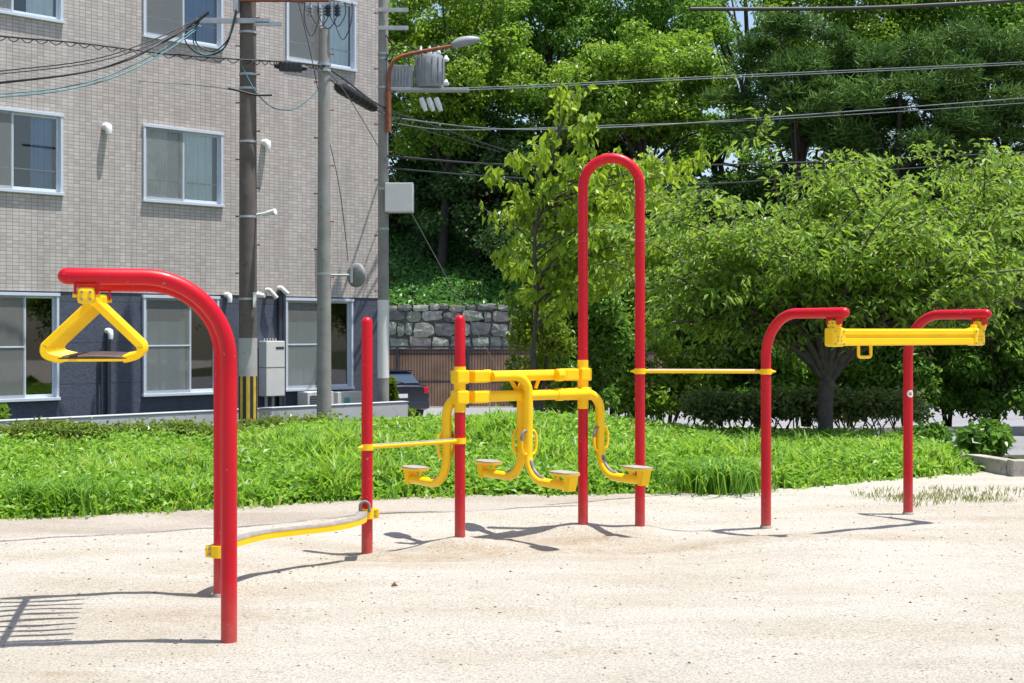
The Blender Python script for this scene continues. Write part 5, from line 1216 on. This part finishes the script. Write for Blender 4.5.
# --- shrubs
c = P(540, 340, 24.5); bushy('shrub', 'bright yellow-green shrub at the sapling foot before the brown fence', 'shrub', c.x, 24.5, .2, .55, .5, 1.15, 'lf_shrub', 34, 120, .11, .45, -.1, .32)
c = P(585, 340, 26); bushy('shrub', 'mid-green leafy shrub filling the gap behind the tall red arch', 'shrub', c.x, 26, -.3, .9, .6, 1.5, 'lf_mid', 40, 220, .12, .5, .2, .3)
c = P(393, 392, 28.2); bushy('shrub', 'small sunlit climbing shrub at the building corner beside the parked car', 'shrub', c.x - .03, 28.2, -.35, .09, .1, .5, 'lf_shrub', 14, 90, .09, .5, 0, .4)
c = P(402, 395, 26.9); bushy('shrub', 'low bright weeds growing at the end of the pale wall', 'shrub', c.x + .02, 26.9, -.45, .26, .25, .24, 'lf_shrub', 12, 90, .08, .5, 0, .4)
c = P(2, 410, 20); bushy('shrub', 'small leafy plant at the picture edge in front of the pale wall', 'shrub', c.x, 20, 0, .14, .14, .22, 'lf_bright', 10, 60, .06, .6, 0, .4)
c = P(983, 440, 15.6); bushy('shrub', 'dark glossy round bush growing over the planter blocks', 'shrub', c.x, 15.5, .06, .25, .24, .2, 'lf_mid', 20, 95, .095, .75, .2, .42, shell=.5)
c = P(915, 450, 17.4); bushy('shrub', 'low dark weeds between the stickered post and the road', 'shrub', c.x, 17.2, .02, .42, .3, .15, 'lf_mid', 16, 90, .08, .7, .2, .4)
# clipped hedge
def hedge():
    t = grow('clipped_hedge', 'dark clipped hedge with bare stems running past the cherry trunk', 'hedge', (4.2, 20.2, gzf(4.2, 20.2))); b = B(); cl = []
    x = 2.65
    while x < 5.75:
        y = 19.9 + .05 * (x - 4); g0 = gzf(x, y)
        for k in range(3): b.tube(catmull([Vector((x, y + random.uniform(-.1, .1), g0 - .05)), Vector((x + random.uniform(-.1, .1), y, g0 + .2)), Vector((x + random.uniform(-.25, .25), y + random.uniform(-.2, .2), g0 + .48))], 3), .010, 5)
        for k in range(6): cl.append((x + random.uniform(-.14, .14), y + random.uniform(-.3, .3), g0 + .50 + random.uniform(-.1, .15), .2, .2, .12))
        x += .16
    b.build('stem', M['barkdark'], t); V, Fq, R = crown_clumps(cl, 75, .078, .6, 0, .3, .6); nmesh('foliage', V, Fq, M['lf_hedge'], R, t)
hedge()
def lowhedge():
    t = grow('low_hedge', 'straggly low hedge with brown patches along the foot of the pale wall', 'hedge', (-6.0, 18.5, 0)); cl = []; b = B()
    x = -10.5
    while x < -2.6:
        y = 18.9 + .42 * (x + 5.5) if x > -9 else 17.4; g0 = gzf(x, y)
        b.tube([Vector((x, y, g0 - .05)), Vector((x + random.uniform(-.08, .08), y, g0 + .2))], .008, 5)
        for k in range(3): cl.append((x + random.uniform(-.1, .1), y + random.uniform(-.25, .25), g0 + .15 + random.uniform(-.05, .09), .17, .2, .1))
        x += .11
    b.build('stem', M['barkdark'], t); V, Fq, R = crown_clumps(cl, 80, .07, .55, 0, .3, .5); nmesh('foliage', V, Fq, M['lf_lowhedge'], R, t)
lowhedge()
# --- grass bank
def grass():
    n = 200000; x = rng.uniform(-9.5, 6.8, n); e0 = edgeY(x); u = rng.random(n) ** 1.35; y = e0 - .03 + .10 * rng.normal(size=n) + .05 * np.sin(x * 13) + (21.5 - e0) * u
    patch = np.sin(x * 2.3 + 1.5 * np.sin(y * 1.1)) * np.sin(y * 1.9 + x * .6); fine = np.sin(x * 7.1 + y * 2) * np.sin(y * 6.3 - x * 3)
    ok = (x / y * F + 512 > -60) & (x / y * F + 512 < 1100)
    roadcut = (x > 4.0) & (y > 16.4 + .18 * (x - 7) - np.clip(5.2 - x, 0, 1.2) * -1.6); ok &= ~roadcut
    ok &= ~((x > 4.9) & (y > 14.4)); ok &= ~((x < -3.0) & (y > 18.8 + .42 * (x + 5.5)))
    ok &= (rng.random(n) < np.clip(.75 + .35 * patch, .3, 1)); x, y, patch, fine = x[ok], y[ok], patch[ok], fine[ok]; n = len(x)
    left = 1 - sst((x + 4.5) / 3.0)
    h = (.14 + .07 * patch + .05 * fine + .03 * np.sin(x * 17 + y * 11) * np.sin(y * 19 - x * 7)) * (.4 + 1.15 * rng.random(n) ** 1.5) * (1 - .35 * left) + .02; h *= np.clip((y - edgeY(x)) / .5 + .45 + .35 * np.sin(x * 11 + np.sin(x * 29)), .3, 1.1); tall = (np.sin(x * 3.7 + 2 * np.sin(y * 2.9)) * np.sin(y * 4.1 + x * 1.3) > .62) | (rng.random(n) < .012); h = np.where(tall, h * 1.3, h); h *= 1 - .35 * sst((y - 14.5) / 3)
    z = gz(x, y); a = rng.uniform(0, 2 * PI, n); bend = rng.uniform(.25, 1.1, n) * h; w = .005 + .013 * rng.random(n) ** 2 + .0008 * (y - 11)
    dx, dy = np.cos(a), np.sin(a); sx, sy = -dy * w, dx * w
    base = np.stack([x, y, z], 1); mid = base + np.stack([dx * bend * .3, dy * bend * .3, h * .6], 1); tip = base + np.stack([dx * bend, dy * bend, h * (1 - .25 * bend / np.maximum(h, .01) * .6)], 1)
    S_ = np.stack([sx, sy, np.zeros(n)], 1)
    V = np.stack([base - S_, base + S_, mid + S_ * .8, mid - S_ * .8, tip], 1).reshape(-1, 3); i = np.arange(n) * 5
    Fq = np.concatenate([np.stack([i, i + 1, i + 2], 1), np.stack([i, i + 2, i + 3], 1), np.stack([i + 3, i + 2, i + 4], 1)])
    R = np.clip(.5 + .3 * (patch * .5) + rng.normal(size=n) * .26, 0, 1); R = np.where(rng.random(n) < .03, 1.0, R); R = np.where(tall & (rng.random(n) < .5), R * .6, R)
    o = nmesh('bank_grass', V, Fq, M['lf_grass'], np.repeat(R, 5)); tag(o, 'lush bright green grass covering the bank behind the sand', 'grass', kind='stuff')
grass()
def weeds():
    n = 30000; x = rng.uniform(-9, 5, n); e0 = edgeY(x); y = e0 + (20 - e0) * rng.random(n) ** 1.7 + .02
    patch = np.sin(x * 1.7 + 2 + np.sin(y * 1.3)) * np.sin(y * 1.5 + x); ok = (rng.random(n) < np.clip(.3 + .75 * patch, .05, 1)) ; x, y, patch = x[ok], y[ok], patch[ok]; n = len(x)
    k = 5; X = np.repeat(x, k) + rng.normal(size=n * k) * .04; Y = np.repeat(y, k) + rng.normal(size=n * k) * .04; Z_ = gz(X, Y) + (.05 + .15 * rng.random(n * k)) * np.clip((Y - edgeY(X)) / .5 + .4, .3, 1)
    m_ = n * k; nr = norm(rng.normal(size=(m_, 3)) * .45 + np.array([0, -.2, .9])); ax = norm(np.cross(nr, rng.normal(size=(m_, 3)))); L_ = .068 * (.5 + 1.0 * rng.random(m_))
    V, Fq, R = leaves(np.stack([X, Y, Z_], 1), ax, nr, L_, L_ * .55, np.clip(.3 + .6 * rng.random(m_), 0, 1)); o = nmesh('bank_weeds', V, Fq, M['lf_grass'], R); tag(o, 'broad-leaved weeds mixed through the grass on the bank', 'weeds', kind='stuff')
weeds()
def tuft(px, py, n, h, label, spread=.16, mat='lf_grass', cat='grass tuft', rr=(.3, .5)):
    x0, y0 = GP(px, py); t = B()
    x = x0 + rng.normal(size=n) * spread * .35; y = y0 + rng.normal(size=n) * spread * .3; z = gz(x, y); a = rng.uniform(0, 2 * PI, n); hh = h * (.6 + .5 * rng.random(n)); bd_ = hh * rng.uniform(.3, 1.1, n); w = .005 + .004 * rng.random(n)
    dx, dy = np.cos(a), np.sin(a); base = np.stack([x, y, z], 1); m1 = base + np.stack([dx * bd_ * .35, dy * bd_ * .35, hh * .7], 1); m2 = base + np.stack([dx * bd_ * .8, dy * bd_ * .8, hh * .85], 1); tip = base + np.stack([dx * bd_ * 1.25, dy * bd_ * 1.25, hh * .62], 1); S_ = np.stack([-dy * w, dx * w, 0 * w], 1)
    V = np.stack([base - S_, base + S_, m1 + S_, m1 - S_, m2 + S_ * .8, m2 - S_ * .8, tip], 1).reshape(-1, 3); i = np.arange(n) * 7
    Fq = np.concatenate([np.stack([i, i + 1, i + 2], 1), np.stack([i, i + 2, i + 3], 1), np.stack([i + 3, i + 2, i + 4], 1), np.stack([i + 3, i + 4, i + 5], 1), np.stack([i + 5, i + 4, i + 6], 1)])
    R = np.clip(rr[0] + (rr[1] - rr[0]) * rng.random(n), 0, 1); o = nmesh('grass_tuft', V, Fq, M[mat], np.repeat(R, 7), origin=(x0, y0, gzf(x0, y0))); tag(o, label, cat, 'long-bladed grass tufts'); return o
tuft(62, 512, 420, .30, 'large dark arching grass tuft at the front of the bank below the triangle handles', .5, rr=(.1, .5))
tuft(720, 490, 520, .33, 'large arching grass tuft at the bank edge below the thin yellow bar', .55, rr=(.15, .5))
tuft(600, 478, 260, .30, 'arching grass tuft on the bank between the legs of the tall red arch', .5, rr=(.3, .7))
def dry():
    n = 900; cx = rng.uniform(3.15, 5.4, 60); cy = 12.5 + .25 * rng.normal(size=60) + .12 * (cx - 4); k = rng.integers(0, 60, n); x = cx[k] + rng.normal(size=n) * .05; y = cy[k] + rng.normal(size=n) * .04; z = gz(x, y)
    h = .03 + .05 * rng.random(n); a = rng.uniform(0, 6.28, n); ax = norm(np.stack([np.cos(a) * .5, np.sin(a) * .5, np.ones(n)], 1)); V, Fq, R = leaves(np.stack([x, y, z], 1), ax, rsph(n), h, .008, rng.random(n)); o = nmesh('sparse_sand_grass', V, Fq, M['lf_dry'], R)
    tag(o, 'sparse yellowish grass sprouting from the sand beside the stickered post', 'grass', kind='stuff')
dry()
# fallen leaves
b = B()
for (px, py) in ((394, 587),):
    x, y = GP(px, py); z = gzf(x, y); b = B()
    b.add([(x - .02, y, z + .004), (x, y - .02, z + .02), (x + .025, y, z + .006), (x, y + .015, z + .03)], [(0, 1, 2), (0, 2, 3)]); o = b.build('fallen_leaf', paint('dry_leaf', (.22, .08, .03), .8), origin=(x, y, z))
    tag(o, 'curled brown fallen leaf on the bare sand in front of the short red posts', 'leaf')

# ------------------------------------------------------------------ sky, sun, camera
w = bpy.data.worlds.new('World'); sc.world = w; w.use_nodes = True; nt = w.node_tree
bg = nt.nodes['Background']; sky = nt.nodes.new('ShaderNodeTexSky'); sky.sky_type = 'NISHITA'; sky.sun_disc = False
sunv = Vector((.265, -.05, 1)).normalized(); el = math.asin(sunv.z); az = math.atan2(sunv.x, sunv.y)
sky.sun_elevation = el; sky.sun_rotation = az; sky.dust_density = 1.5; sky.air_density = 1.0; sky.ozone_density = 1.0
nt.links.new(sky.outputs[0], bg.inputs[0]); bg.inputs[1].default_value = .125
sl = bpy.data.lights.new('sun', 'SUN'); sl.energy = 4.8; sl.angle = math.radians(.5); sl.color = (1, .97, .92)
so = bpy.data.objects.new('sun', sl); COL.objects.link(so); so.rotation_euler = (-sunv).to_track_quat('-Z', 'Y').to_euler(); so.location = (0, 0, 30)
cam = bpy.data.cameras.new('camera'); co = bpy.data.objects.new('camera', cam); COL.objects.link(co); sc.camera = co
co.location = (0, 0, CH); co.rotation_euler = (PI / 2, 0, 0); cam.sensor_width = 36; cam.lens = F / 1024 * 36; cam.shift_y = -(341.5 - HY) / 1024; cam.clip_end = 3000; cam.clip_start = .05
sc.view_settings.view_transform = 'Standard'; sc.view_settings.look = 'None'; sc.view_settings.gamma = 1; sc.view_settings.use_curve_mapping = False; sc.view_settings.exposure = .62
sc.render.engine = 'CYCLES'; sc.cycles.use_denoising = True; sc.cycles.max_bounces = 7; sc.cycles.transparent_max_bounces = 8; sc.cycles.diffuse_bounces = 5; sc.cycles.glossy_bounces = 3; sc.cycles.transmission_bounces = 4
sc.cycles.sample_clamp_indirect = 6
